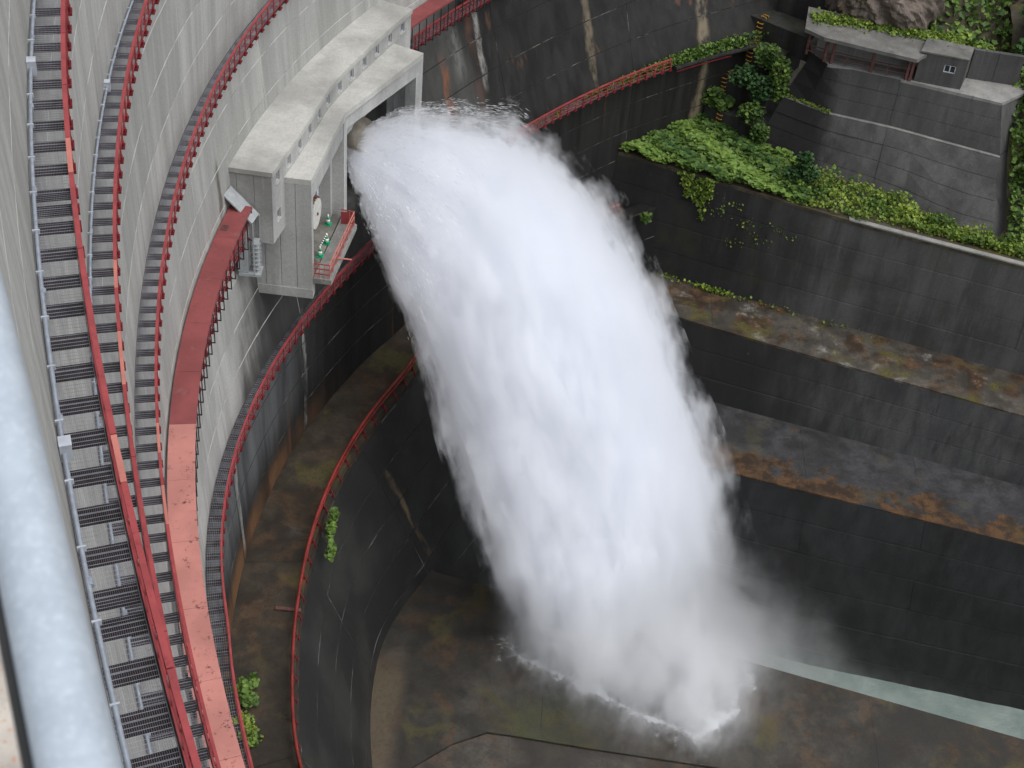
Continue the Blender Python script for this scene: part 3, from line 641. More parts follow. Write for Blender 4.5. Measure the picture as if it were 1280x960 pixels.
# ------------------------------------------------------------------ apron floor, channel water
def kind(o, k='structure'): o['kind'] = k; return o
edge = np.array([(-9.5, 73.8), (-4.2, 72.15), (5.8, 69.7), (16.0, 67.15), (36.1, 62.3), (90, 49.2)])
joint_line = np.array([(-5.2, 53.6), (-3.81, 55.66), (-1.6, 57.6), (.57, 58.75), (2.18, 58.68), (7.11, 58.26), (15.36, 57.73), (40, 55.2), (90, 47)])
fo = P_(PH, T['foot']+1.0); fo = fo[(fo[:, 1] < 73.5) & (PH < .3)]
apron = bpy.data.objects.new('apron_floor', None); COL.objects.link(apron); kind(apron)
near = [p for p in fo if p[1] > 53.3]
def slab(poly, z0, z1, name, mat, parent):
    mb = MB(); n = len(poly); V = [(x, y, z0) for x, y in poly] + [(x, y, z1) for x, y in poly]
    bm = bmesh.new(); vs = [bm.verts.new(v) for v in V]
    bm.faces.new(vs[n:]); 
    for i in range(n): bm.faces.new((vs[i], vs[(i+1) % n], vs[n+(i+1) % n], vs[n+i]))
    bmesh.ops.recalc_face_normals(bm, faces=bm.faces); bmesh.ops.triangulate(bm, faces=[f for f in bm.faces if len(f.verts) > 4])
    me = bpy.data.meshes.new(name); bm.to_mesh(me); bm.free(); me.materials.append(mat)
    o = bpy.data.objects.new(name, me); COL.objects.link(o); o.parent = parent; return o
def interp_line(line, x0, x1):
    q = [p for p in line if x0 < p[0] < x1]
    return [(x0, np.interp(x0, line[:, 0], line[:, 1]))] + [tuple(p) for p in q] + [(x1, np.interp(x1, line[:, 0], line[:, 1]))]
xs = [-9.5, 4.0, 13.5, 26.0, 41, 60, 90]
for i, (x0, x1) in enumerate(zip(xs[:-1], xs[1:])):
    x0 += .012; top = interp_line(edge, x0, x1)
    if i == 0: poly = [tuple(p) for p in near] + top[1:] + interp_line(joint_line, -5.0, x1)[::-1]
    else: poly = top + interp_line(joint_line, x0, x1)[::-1]
    slab(poly, -97, ZF, 'floor_slab', M['floor'], apron)
fo2 = [tuple(p) for p in fo if p[1] < 53.6]
for x0, x1 in ((-5.0, 2.0), (2.0, 12.0), (12.0, 24.0), (24, 45), (45, 90)):
    low_ = interp_line(joint_line, x0+.01, x1)
    poly = (fo2 if x0 == -5.0 else [(x0+.01, 20)]) + [(a, b-.03) for a, b in low_] + [(x1, 20)]
    if x0 == -5.0: poly = fo2 + [(a, b-.03) for a, b in low_[0:]] + [(x1, 20)]
    slab(poly, -97, ZF-.16, 'floor_slab', M['floor2'], apron)
g = NG('channel_water'); p = g.pos(); n = g.noise(p, .8, 5, .6, (1, 1.6, 1)); n2 = g.noise(p, .25, 4)
g.bsdf(g.mix(g.ramp(n2, .35, .7), (.13, .17, .155), (.21, .25, .23)), .25, n, .5, .25); M['water'] = g.m
mb = MB(); ZW = -93.
gx, gy = np.meshgrid(np.linspace(-14, 110, 110), np.linspace(35, 112, 60)); zz = ZW + .02*np.sin(gx*1.3+gy*.7)+.015*np.sin(gx*.6-gy*1.9)
V = np.stack([gx, gy, zz], -1).reshape(-1, 3); F = [(j*110+i, j*110+i+1, (j+1)*110+i+1, (j+1)*110+i) for j in range(59) for i in range(109)]
mb.add(V, F); kind(mb.obj('channel_water', M['water'], None, True))
mb = MB(); gnd = [(-600, -600), (700, -600), (700, 700), (-600, 700)]; mb.add([(x, y, -99) for x, y in gnd], [(0, 1, 2, 3)]); kind(mb.obj('ground', M['soil']))
# ------------------------------------------------------------------ right bank: stepped retaining walls
def lin(pts): return np.array(pts, float)
L4T = lin([(8, 89.5), (19.3, 86.3), (40.3, 81.7), (100, 68.6)]); L4B = lin([(8, 82.5), (25.3, 78.3), (43, 75.8), (100, 66)])
L3T = lin([(8, 100.4), (12.3, 98.7), (15.7, 97.5), (23, 95.2), (40.2, 89.9), (100, 71.5)]); L3B = lin([(8, 97.4), (15.1, 95.4), (39.4, 88.8), (100, 72.4)])
L2T = lin([(4, 108.6), (7.1, 107.5), (26.6, 100.1), (38.7, 96.4), (100, 77.2)]); L2B = lin([(4, 106.6), (11.5, 104.2), (25.1, 99.9), (41.2, 94.9), (100, 76.6)])
def resample(l, xs): return np.stack([xs, np.interp(xs, l[:, 0], l[:, 1])], 1)
def retaining(name, label, top, bot, zt, zb, x0, x1, mat, ledge_mat, backl, lift=2.5, panel=9.0, ledge_n=None):
    t = thing(name, label, 'wall', 'stepped retaining walls of the far bank')
    nl = max(1, round((zt-zb)/lift)); xs_ = np.arange(x0, x1, panel)
    for i, xa in enumerate(xs_):
        xb = min(xa+panel, x1); sub = np.linspace(xa, xb, 5)
        for j in range(nl):
            f0, f1 = j/nl, (j+1)/nl; za, zb2 = zt+(zb-zt)*f0, zt+(zb-zt)*f1
            off_ = rng.normal(0, .015); c = .042
            def row(f, ins):
                a = resample(top, sub)*(1-f)+resample(bot, sub)*f; a = a.copy(); a[:, 1] += ins + off_; a[0, 1] += c*.6; a[-1, 1] += c*.6; return a
            h = (f1-f0); e = .042/(zt-zb)
            rows = [(f0+e*.2, c), (f0+e*1.3, 0), (f1-e*1.3, 0), (f1-e*.2, c)]
            V = []
            for f, ins in rows: a = row(f, ins); V.append(np.c_[a, np.full(5, zt+(zb-zt)*f)])
            for f in (f1-e*.2, f0+e*.2): a = row(f, 1.2); V.append(np.c_[a, np.full(5, zt+(zb-zt)*f)])
            F = [(r*5+k, r*5+k+1, ((r+1) % 6)*5+k+1, ((r+1) % 6)*5+k) for r in range(6) for k in range(4)] + [(25, 20, 15, 10, 5, 0), (4, 9, 14, 19, 24, 29)]
            mb = MB(); mb.add(np.concatenate(V), [q[::-1] for q in F]); mb.obj('concrete_lift', mat, t)
        if ledge_mat is not None and (ledge_n is None or True):
            a = resample(top, sub); b = resample(backl, sub)
            poly = [tuple(p+(.0, -.05)) for p in a] + [tuple(p+(0, .5)) for p in b[::-1]]
            mb = MB(); mb.prism([(x+(.008 if k in (0, 9) else -.008 if k in (4, 5) else 0), y) for k, (x, y) in enumerate(poly)], zt-.28, zt+.012); mb.obj('ledge_slab', ledge_mat, t)
    return t
retaining('retaining_wall', 'black wet wall rising from the pale channel water, rusty orange ledge on top', L4T, L4B, -80., -94.2, 6, 80, M['wall_low'], M['ledge3'], L3B)
retaining('retaining_wall', 'dark grey wall between the rusty ledge below and the mossy brown ledge above', L3T, L3B, -74., -80.3, 7, 80, M['wall_mid'], M['ledge2'], L2B, lift=2.1)
V2B = lin([(4, 119), (13.4, 116.4), (18.4, 110.6), (24.2, 107.4), (29.6, 104.9), (33.7, 100.9), (38., 99.6), (100, 80.3)])
retaining('retaining_wall', 'dark mossy wall hung with creepers below the strip of green plants', L2T, L2B, -64.4, -74.3, 4, 80, M['wall_veg'], M['soil'], V2B)
mb = MB(); a = resample(L2T, np.linspace(25.5, 80, 20)); poly = [tuple(p+(0, -.08)) for p in a]+[tuple(p+(0, .42)) for p in a[::-1]]
mb.prism(poly, -64.42, -64.30); 
t = thing('abutment_wall', 'tall grey battered concrete wall above the green strip, with the hut and gallery on top', 'wall')
mb.obj('coping', M['terrace'], t)
K0T = lin([(21.9, 112.0), (23.01, 110.28), (29.31, 108.72), (36.43, 106.48)]); KK = lin([(20.3, 111.9), (23.8, 109.68), (28.92, 108.31), (32.95, 106.78), (37.21, 105.21)]); KB = lin([(18.4, 110.6), (24.2, 107.2), (29.6, 104.7), (33.7, 100.9), (37.0, 99.9)])
def tier(T_, B_, zt, zb, n, m, bul=0.):
    for j in range(n):
        for i in range(m):
            def pt(u, f):
                def al(l):
                    d = np.concatenate([[0], np.cumsum(np.linalg.norm(np.diff(l, axis=0), axis=1))]); s = u*d[-1]; return np.array([np.interp(s, d, l[:, 0]), np.interp(s, d, l[:, 1])])
                a = al(T_)*(1-f)+al(B_)*f; return np.array([*a, zt+(zb-zt)*f])
            u0, u1, f0, f1 = i/m+.0006, (i+1)/m-.0006, j/n+.004, (j+1)/n-.004; us = np.linspace(u0, u1, 5); o_ = np.array([.02, .06, 0])*rng.normal(0, .5)
            A = [pt(u, f0)+o_ for u in us]; B = [pt(u, f1)+o_ for u in us]; bk_ = np.array([.4, 1.0, 0])
            V = A + B + [p+bk_ for p in B] + [p+bk_ for p in A]
            F = [(r*5+k, ((r+1) % 4)*5+k, ((r+1) % 4)*5+k+1, r*5+k+1) for r in range(4) for k in range(4)] + [(0, 15, 10, 5), (4, 9, 14, 19)]
            mb = MB(); mb.add(V, F); mb.obj('concrete_lift', M['wall_top'], t)
tier(K0T, KK, -56., -59.95, 3, 2); 
KK2 = KK + np.array([-.10, -.28]); tier(KK2, KB, -60.05, -64.9, 4, 2)
mb = MB(); mb.prism([tuple(p) for p in KK2]+[tuple(p+(.3, .9)) for p in KK2[::-1]], -60.045, -59.98); mb.obj('kink_ledge', M['terrace'], t)
# right return of the wall
for p4 in ([(36.43, 106.48, -56), (38.5, 108.9, -56), (38.6, 107.1, -59.97), (37.2, 105.2, -59.97)], [(37.1, 104.92, -60.06), (38.6, 107.0, -60.06), (38.7, 102.6, -64.9), (37.0, 99.9, -64.9)]):
    a = np.array(p4); a = a[[0, 3, 2, 1]]; bb = a+np.array([-.5, .8, 0]); mb = MB(); mb.add(list(a)+list(bb), [(0, 1, 2, 3), (0, 4, 5, 1), (1, 5, 6, 2), (2, 6, 7, 3), (3, 7, 4, 0)]); mb.obj('return_face', M['wall_top'], t)
mb = MB(); mb.prism([(21.9, 112), (23.01, 110.25), (29.31, 108.69), (36.46, 106.45), (38.7, 108.6), (39., 116), (22, 118)], -56.25, -55.98); mb.obj('terrace_slab', M['terrace'], t)
# gallery under a slab
gy = thing('covered_gallery', 'low open gallery with rusty posts and rails under a thick concrete slab', 'gallery')
SL = [(20.75, 111.2), (22.2, 109.95), (25.85, 108.75), (29.31, 107.65), (29.9, 108.4), (32.4, 110.4), (30.5, 113.5), (25, 114.2), (21.4, 115.3)]
mb = MB(); mb.prism(SL, -53.85, -53.55); mb.obj('roof_slab', M['slabtop'], gy)
G0 = np.array([(21.3, 111.3), (22.75, 110.55), (25.95, 109.55), (29.2, 108.78)])
flatwall((22.2, 112.6), (29.9, 110.3), -55.98, -53.86, .3, 'back_wall', M['terrace'], 3, .015, gy)
for x, y in ((21.35, 111.7), (22.7, 110.65), (23.25, 110.4), (26.35, 109.55), (29.1, 108.85), (29.4, 108.75)):
    mb = MB(); mb.box((x-.11, y-.11, -55.98), (x+.11, y+.11, -53.86)); mb.obj('post', M['post'], gy)
for z in (-54.95, -55.45):
    for p, q in zip(G0[:-1], G0[1:]): mb = MB(); mb.bar((*p, z), (*q, z), .06, .07); mb.obj('rail', M['post'], gy)
for f in (.5,):
    for p, q in zip(G0[1:-1], G0[2:]): x, y = (p+q)/2; mb = MB(); mb.box((x-.03, y-.03, -55.98), (x+.03, y+.03, -54.9)); mb.obj('rail_post', M['post'], gy)
ht = thing('concrete_hut', 'small grey concrete hut with one barred window beside the covered gallery', 'hut')
HA, HB, HC, HD = np.array([29.75, 108.75]), np.array([33.35, 108.0]), np.array([34.2, 110.2]), np.array([30.6, 111.2])
def qwall(p, q, z0, z1, name, s0=0., s1=1., th=.25):
    d = q-p; nn = np.array([-d[1], d[0]])/np.linalg.norm(d)*th; a, b = p+d*s0, p+d*s1; mb = MB()
    mb.hexa([(*a, z0), (*b, z0), (*(b+nn), z0), (*(a+nn), z0), (*a, z1), (*b, z1), (*(b+nn), z1), (*(a+nn), z1)]); mb.obj(name, M['wall_top'], ht)
w0, w1 = .55, .80
qwall(HA, HB, -56.1, -53.4, 'wall', 0, w0); qwall(HA, HB, -56.1, -53.4, 'wall', w1, 1); qwall(HA, HB, -56.1, -54.75, 'wall', w0+.0005, w1-.0005); qwall(HA, HB, -54.1, -53.4, 'wall', w0+.0005, w1-.0005)
qwall(HB, HC, -56.1, -53.4, 'wall', .075); qwall(HD, HA, -56.1, -53.4, 'wall', 0, .92)
mb = MB(); mb.prism([tuple(HA-(.05, .06)), tuple(HB+(.06, -.06)), tuple(HC), tuple(HD)], -53.398, -53.28); mb.obj('roof', M['slabtop'], ht)
d = HB-HA
wf = MB()
for s0, s1, z0, z1 in ((w0, w0+.02, -54.75, -54.1), (w1-.02, w1, -54.75, -54.1), (w0+.02, w1-.02, -54.75, -54.69), (w0+.02, w1-.02, -54.16, -54.1), ((w0+w1)/2-.012, (w0+w1)/2+.012, -54.69, -54.16)):
    a, b = HA+d*s0, HA+d*s1; nn = np.array([-d[1], d[0]])/np.linalg.norm(d); wf.hexa([(*(a+nn*.04), z0), (*(b+nn*.04), z0), (*(b+nn*.14), z0), (*(a+nn*.14), z0), (*(a+nn*.04), z1), (*(b+nn*.04), z1), (*(b+nn*.14), z1), (*(a+nn*.14), z1)])
o = wf.obj('window', M['window_frame'], ht); a, b = HA+d*(w0+.01), HA+d*(w1-.01); mb = MB(); mb.hexa([(*(a+nn*.10), -54.72), (*(b+nn*.10), -54.72), (*(b+nn*.12), -54.72), (*(a+nn*.12), -54.72), (*(a+nn*.10), -54.12), (*(b+nn*.10), -54.12), (*(b+nn*.12), -54.12), (*(a+nn*.12), -54.12)]); mb.obj('pane', M['pane'], o)
flat = thing('terrace_wall', 'plain grey concrete wall at the back of the terrace right of the hut', 'wall')
flatwall((34.25, 110.1), (38.2, 109.6), -56., -53.45, .4, 'wall_panel', M['wall_top'], 2, .015, flat)
# stepped corner between dam and bank, with rung ladders
sa = thing('stepped_abutment', 'dark stepped concrete corner where the dam meets the bank, overgrown with bushes', 'abutment')
steps = [(-49.0, (14.6, 124.6), (24.0, 119.2)), (-52.6, (15.2, 121.6), (23.5, 116.6)), (-55.95, (15.6, 118.8), (22.0, 114.2)), (-57.7, (15.9, 116.85), (20.0, 114.1)), (-60.2, (13.6, 116.1), (19.1, 112.6)), (-62.7, (13.6, 114.4), (18.9, 110.4))]
for (z, a, b), nx in zip(steps, steps[1:]+[(-64.9, 0, 0)]):
    a, b = np.array(a), np.array(b); mb = MB(); bkv = np.array([2.2, 4.]); mb.prism([tuple(a), tuple(b), tuple(b+bkv), tuple(a+bkv*1.1)], nx[0]-.3, z); mb.obj('concrete_step', M['step'], sa)
lad = thing('rung_ladder', 'yellow iron rungs climbing the dark stepped corner beside the dam', 'ladder')
for (z, a, b), nx in zip(steps, steps[1:]+[(-64.3, 0, 0)]):
    a, b = np.array(a), np.array(b); d = (b-a)/np.linalg.norm(b-a); nn = np.array([d[1], -d[0]]); s = .38 if z > -58 else .36
    c = a+(b-a)*s
    zz = z-.3
    while zz > nx[0]+.2:
        p, q = c-d*.24, c+d*.24; mb = MB()
        for u, v in ((p, p+nn*.16), (p+nn*.16, q+nn*.16), (q+nn*.16, q)): mb.bar((*u, zz), (*v, zz), .05, .05)
        mb.obj('rung', M['yellow'], lad); zz -= .38
    for k in range(2):
        e = -nn*(.35+.4*k); p, q = c-d*.24+e, c+d*.24+e; mb = MB(); mb.bar((*p, z+.14), (*q, z+.14), .05, .05); mb.bar((*p, z), (*p, z+.14), .05, .05, up=(1, 0, 0)); mb.bar((*q, z), (*q, z+.14), .05, .05, up=(1, 0, 0)); mb.obj('rung', M['yellow'], lad)
# hillside and rock outcrop behind
def hill(name, fn, x0, x1, y0, y1, nx, ny, mat):
    gx, gy = np.meshgrid(np.linspace(x0, x1, nx), np.linspace(y0, y1, ny)); z = fn(gx, gy); V = np.stack([gx, gy, z], -1).reshape(-1, 3)
    F = [(j*nx+i, j*nx+i+1, (j+1)*nx+i+1, (j+1)*nx+i) for j in range(ny-1) for i in range(nx-1)]
    mb = MB(); mb.add(V, F); return mb.obj(name, mat, None, True)
def wave(x, y, s, seed): 
    r = np.random.default_rng(seed); z = 0
    for i in range(9):
        a = r.uniform(0, 6.28); k = s*1.7**(i % 5); z = z + np.sin((x*math.cos(a)+y*math.sin(a))*k+r.uniform(0, 6))/(1.5**(i % 5))
    return z
kind(hill('hillside', lambda x, y: -56.6 + np.clip(y-112.5-.25*np.maximum(0, 30-x)+.1*np.maximum(0, x-36), -1.5, 400)*.85 + .35*wave(x, y, .35, 3)*np.clip((y-113)/6, 0, 1), 23.2, 260, 110.2, 330, 110, 90, M['soil']))
kind(hill('bank_slope', lambda x, y: -64.6 + (lambda q: np.where(q > 0, q*.78+.25*wave(x, y, .7, 14)*np.clip(q, 0, 1), q*5))(y-np.interp(x, [30, 38, 100], [103.9, 100.0, 80.7])), 37.9, 110, 76., 118, 70, 85, M['soil']))
bm = bmesh.new(); bmesh.ops.create_icosphere(bm, subdivisions=6, radius=1)
for v in bm.verts:
    p = np.array(v.co); n = wave(p[0]*3+p[2]*2, p[1]*3-p[2], 1., 5)*.07 + wave(p[0]*9+p[2]*5, p[1]*9+p[2]*7, 1., 6)*.025
    n += wave(p[0]*22+p[2]*14, p[1]*22+p[2]*9, 1., 8)*.012 + abs(wave(p[0]*6, p[1]*6+p[2]*6, 1., 9))*-.03; q = p*(1+n); v.co = (27.4+q[0]*4.6, 116.6+q[1]*4.2, -52.9+q[2]*4.2)
me = bpy.data.meshes.new('rock_outcrop'); bm.to_mesh(me); bm.free(); me.materials.append(M['rock'])
o = bpy.data.objects.new('rock_outcrop', me); COL.objects.link(o); tag(o, 'bare grey-brown rock outcrop above the covered gallery', 'rock')

# ------------------------------------------------------------------ plants: crowns of many small leaves
def leaves(name, pts, size, mat, parent=None, cup=.25, up=.6, tintf=None, sides=5):
    pts = np.asarray(pts, float); n = len(pts); nr = rng.normal(0, 1, (n, 3)); nr /= np.linalg.norm(nr, axis=1)[:, None]
    nr = nr*(1-up)+np.array([0, 0, up]); nr /= np.linalg.norm(nr, axis=1)[:, None]
    a = np.cross(nr, rng.normal(0, 1, (n, 3))); a /= np.linalg.norm(a, axis=1)[:, None]; b = np.cross(nr, a)
    sz = size*rng.uniform(.55, 1.35, n)[:, None]; V = [pts]
    for k in range(sides):
        an = 2*math.pi*k/sides; rr = sz*(1 if k else .75); V.append(pts + rr*(math.cos(an)*a+.85*math.sin(an)*b) + nr*sz*cup*rng.uniform(-.6, 1, (n, 1)))
    V = np.stack(V, 1).reshape(-1, 3); q = sides+1
    base = np.arange(n)*q; F = np.concatenate([np.stack([base, base+1+k, base+1+(k+1) % sides], 1) for k in range(sides)])
    me = bpy.data.meshes.new(name); me.from_pydata(V.tolist(), [], F.tolist()); me.materials.append(mat)
    tint = np.clip(rng.normal(.42, .24, n) if tintf is None else tintf(pts)+rng.normal(0, .17, n), 0, 1)
    me.attributes.new('tint', 'FLOAT', 'POINT').data.foreach_set('value', np.repeat(tint, q).astype(np.float32))
    o = bpy.data.objects.new(name, me); COL.objects.link(o)
    if parent is not None: o.parent = parent
    return o
def blob(c, r, n, holes=5, hollow=.45):
    p = rng.normal(0, 1, (n, 3)); p /= np.linalg.norm(p, axis=1)[:, None]; p *= rng.uniform(hollow, 1, (n, 1))
    d = rng.normal(0, 1, (holes, 3)); d /= np.linalg.norm(d, axis=1)[:, None]
    keep = np.ones(n, bool)
    for h in d: keep &= np.linalg.norm(p-h*.95, axis=1) > rng.uniform(.22, .42)
    return np.array(c)+p[keep]*np.array(r)
def bush(name, label, cat, base, lobes, size, mat, n=320, group=None, stems=4):
    t = thing(name, label, cat, group); pts = np.concatenate([blob(c, r, n) for c, r in lobes])
    leaves('foliage', pts, size, mat, t, tintf=lambda p: .25+.35*(np.sin(p[:, 0]*2.3)+np.sin(p[:, 1]*2.9+p[:, 2]*2)+1.2)/3.2)
    for i in range(stems):
        c = np.array(lobes[i % len(lobes)][0])+rng.normal(0, .2, 3); b = np.array(base)+np.array([*rng.normal(0, .12, 2), 0])
        mb = MB(); mb.tube([b, (b+c)/2+rng.normal(0, .1, 3), c], [.05, .035, .015], 6); mb.obj('stem', M['stem'], t)
    return t
def poly_scatter(poly, n):
    poly = np.array(poly); lo, hi = poly.min(0), poly.max(0); out = []
    while len(out) < n:
        p = rng.uniform(lo, hi, (n*2, 2)); x, y = p[:, 0], p[:, 1]; ins = np.zeros(len(p), bool); j = len(poly)-1
        for i in range(len(poly)):
            xi, yi = poly[i]; xj, yj = poly[j]
            ins ^= ((yi > y) != (yj > y)) & (x < (xj-xi)*(y-yi)/(yj-yi+1e-12)+xi); j = i
        out += list(p[ins])
    return np.array(out[:n])
# strip of ground cover on the ledge
pa = [(6.6, 108.0), (9.5, 110.4), (13.2, 115.3), (15.6, 113.4), (18.4, 111.2), (21.5, 108.6), (22.5, 107.4), (22.4, 101.9), (15, 104.5), (8, 107.2)]
q = poly_scatter(pa, 6500); h = .35+.30*np.sin(q[:, 0]*1.7)*np.sin(q[:, 1]*1.3+1)+.12*np.sin(q[:, 0]*4)*np.sin(q[:, 1]*4.7)
o = leaves('broadleaf_ground_cover', np.c_[q, -64.38+np.clip(h, .05, 1)+rng.uniform(-.05, .3, len(q))], .25, M['leaf'], None, .3, .75, sides=7, tintf=lambda p: .42+.28*np.sin(p[:, 0]*.9+p[:, 1]*.7)); tag(o, 'dense mat of round green butterbur leaves on the ledge beside the dam', 'ground cover', None, 'stuff')
xs_ = rng.uniform(21.5, 75, 15000); f = rng.beta(1.1, 1.3, 15000); y0 = np.interp(xs_, L2T[:, 0], L2T[:, 1])+np.where(xs_ > 27, .9, .15); y1 = np.interp(xs_, V2B[:, 0], V2B[:, 1])-.2; yy = y0+(y1-y0)*f
h = .35+.75*np.abs(np.sin(xs_*1.1)*np.sin(yy*1.6+xs_*.4))
o = leaves('mixed_ground_cover', np.c_[xs_, yy, -64.4+h*rng.uniform(.1, 1.2, 15000)], .14, M['leaf_yellow'], None, .4, .5, tintf=lambda p: .30+.3*np.sin(p[:, 0]*1.3)*np.sin(p[:, 1]*1.1+p[:, 0]*.3)+.1); tag(o, 'ragged strip of yellow-green weeds along the ledge to the right', 'weeds', None, 'stuff')
bush('broadleaf_bush', 'rounded bush of broad green leaves in the corner beside the dam, above the ground cover', 'bush', (14.9, 114.6, -64), [((14.7, 114.0, -61.9), (1.15, 1.0, .85)), ((15.6, 113.6, -62.2), (.9, .8, .7))], .26, M['leaf'], 300)
bush('leafy_shrub', 'dark leafy shrub on the steps beside the yellow rungs, highest of the corner shrubs', 'shrub', (19.0, 113.6, -58.6), [((18.6, 113.2, -57.3), (1.3, 1.1, 1.2)), ((19.7, 112.6, -58.3), (1.1, 1., 1.4)), ((19.9, 112.1, -59.6), (.9, .9, 1.2))], .15, M['leaf'], 520, 'shrubs on the stepped corner')
bush('leafy_shrub', 'pale-flecked green shrub on the tread below the highest corner shrub', 'shrub', (17.3, 113.0, -60.2), [((17.0, 113.0, -59.2), (1.4, 1.1, 1.0)), ((18.3, 112.0, -59.7), (1.2, 1., 1.2))], .15, M['leaf_dark'], 560, 'shrubs on the stepped corner')
bush('leafy_shrub', 'spreading fern-like shrub at the bottom of the steps against the abutment wall', 'shrub', (18.4, 111.0, -63), [((17.9, 111.3, -61.7), (1.3, .9, 1.)), ((18.7, 110.4, -63.0), (.9, .7, 1.))], .15, M['leaf'], 420, 'shrubs on the stepped corner')
bush('sapling', 'slender dark green sapling rising from the ground cover before the abutment wall', 'sapling', (21.9, 104.9, -64.4), [((21.9, 104.9, -61.9), (.75, .7, .8)), ((22.4, 104.7, -62.9), (1.0, .8, .7)), ((21.3, 104.9, -63.2), (.9, .8, .7))], .17, M['leaf_dark'], 330)
# hanging creeper on the mossy wall
t = thing('hanging_creeper', 'yellow-green creeper hanging down the dark wall below the ground cover', 'creeper')
pts = []
for x0, L_, wd in ((13.8, 2.6, .45), (14.6, 1.6, .35), (13.0, 2.1, .5), (14.2, 3.7, .22), (12.6, 1.2, .4)):
    n = int(150*L_*wd); dz = rng.uniform(0, L_, n)**1.0; x = x0+rng.normal(0, wd, n)*(1-.4*dz/L_); y = np.interp(x, L2T[:, 0], L2T[:, 1])-.12-rng.uniform(0, .28, n)-dz*.085; pts.append(np.c_[x, y, -64.3-dz])
leaves('foliage', np.concatenate(pts), .15, M['leaf_yellow'], t, .3, .2)
pts = []
for x0, z0, n in ((15.5, -66.8, 20), (17.8, -67.4, 26), (16.6, -66.2, 14), (19.2, -68.3, 20), (20.2, -66.9, 12), (17.2, -69.2, 16), (21.2, -67.3, 12)):
    x = x0+rng.normal(0, .45, n); z = z0+rng.normal(0, .35, n); f = (-64.4-z)/9.9; pts.append(np.c_[x, np.interp(x, L2T[:, 0], L2T[:, 1])*(1-f)+np.interp(x, L2B[:, 0], L2B[:, 1])*f-.06, z])
o = leaves('wall_moss', np.concatenate(pts), .10, M['leaf_yellow'], None, .3, .1); tag(o, 'small tufts of moss scattered over the dark wall beside the creeper', 'moss', None, 'stuff')
# weeds on the ledges and catwalk
def tuft_strip(name, label, pts, size, mat, kind_='stuff', cat='weeds'):
    o = leaves(name, pts, size, mat, None, .5, .3); tag(o, label, cat, None, kind_); return o
f = np.concatenate([rng.normal(c, .035, n) for c, n in ((.98, 60), (1.05, 140), (1.12, 240), (1.18, 420), (1.22, 520), (1.27, 420), (.86, 40))]); r = R_(f, ZL[5]); hgt = np.clip((f-.85)*2.4, .1, 1.0)
tuft_strip('catwalk_weeds', 'bright green weeds growing along the far end of the lowest catwalk', np.c_[P_(f, r-rng.uniform(.05, .75, len(f))), ZL[5]+rng.uniform(0, 1, len(f))*hgt+.05], .15, M['leaf'])
xs_ = np.concatenate([rng.normal(c, s, n) for c, s, n in ((12.4, .6, 40), (15.6, .9, 120), (16.9, .6, 80), (20, 1.5, 30), (26, 2, 20))])
tuft_strip('ledge_weeds', 'low green weeds at the back of the mossy brown ledge', np.c_[xs_, np.interp(xs_, L2B[:, 0], L2B[:, 1])-rng.uniform(.05, .7, len(xs_)), -73.95+rng.uniform(0, .35, len(xs_))], .12, M['leaf_yellow'])
bush('leafy_plant', 'bright green leafy plant growing on the wide ledge close to the faded roof', 'plant', (-13.1, 51.2, -67.6), [((-13.3, 51.3, -67.1), (.55, .6, .5)), ((-12.8, 50.6, -67.2), (.5, .5, .4)), ((-12.9, 51.9, -67.2), (.4, .5, .4))], .16, M['leaf'], 110)
bush('low_weed_clump', 'low mossy green clump on the wide ledge below the leafy plant', 'plant', (-12.8, 49.0, -67.6), [((-12.9, 49.2, -67.45), (.7, .9, .2)), ((-12.3, 48.4, -67.5), (.7, .7, .15))], .11, M['leaf_yellow'], 200)
bush('railing_plant', 'green plant hanging over the rusty ledge railing at mid-height', 'plant', (-10.7, 64.3, -67.7), [((-10.35, 64.3, -67.3), (.3, .9, .45)), ((-10.15, 62.9, -67.8), (.3, .8, .6)), ((-10.3, 65.2, -66.9), (.25, .4, .3))], .15, M['leaf'], 140)
bush('small_fern', 'small fern on the outer slope far behind the jet beside the red railing', 'plant', (9.6, 104.2, -68), [((9.7, 103.6, -68.0), (.5, .4, .6))], .15, M['leaf'], 120)
# upper right greenery
def tree(label, base, h, r, mat, n, name='tree', size=.22):
    t = thing(name, label, 'tree', 'trees on the bank at the right edge'); b = np.array(base, float)
    mb = MB(); mb.tube([b-(0, 0, .5), b+(.1, .1, h*.5), b+(.2, 0, h*.95)], [.16, .11, .04], 8); mb.obj('trunk', M['stem'], t, True)
    P = []
    for i in range(9):
        a = rng.uniform(0, 6.28); z = h*rng.uniform(.3, 1.); c = b+np.array([math.cos(a)*r*.55, math.sin(a)*r*.55, z]); mb = MB(); mb.tube([b+(.1, .05, z*.7), c], [.05, .02], 6); mb.obj('limb', M['stem'], t); P.append(blob(c, (r*.55, r*.55, r*.4), n))
    leaves('crown', np.concatenate(P), size, mat, t, tintf=lambda p: .3+.35*(np.sin(p[:, 0]*2.1+p[:, 2])+np.sin(p[:, 1]*2.7+1)+1)/3)
tree('tall dark tree at the top right corner beyond the terrace', (40.6, 112.5, -56), 5.5, 2.6, M['leaf_dark'], 260)
tree('light green tree right of the abutment wall above the weeds', (40.2, 103.6, -62), 4.0, 1.7, M['leaf'], 260, size=.17)
tree('yellow-green young tree at the right edge below the terrace wall', (40.1, 106.2, -60), 3.0, 1.2, M['leaf_yellow'], 240, size=.16)
tree('dark green tree squeezed between the abutment wall and the right edge', (40.3, 108.6, -58), 3.4, 1.5, M['leaf_dark'], 260, size=.18)
for i in range(7):
    x = 44+i*6+rng.uniform(-1, 1); pass
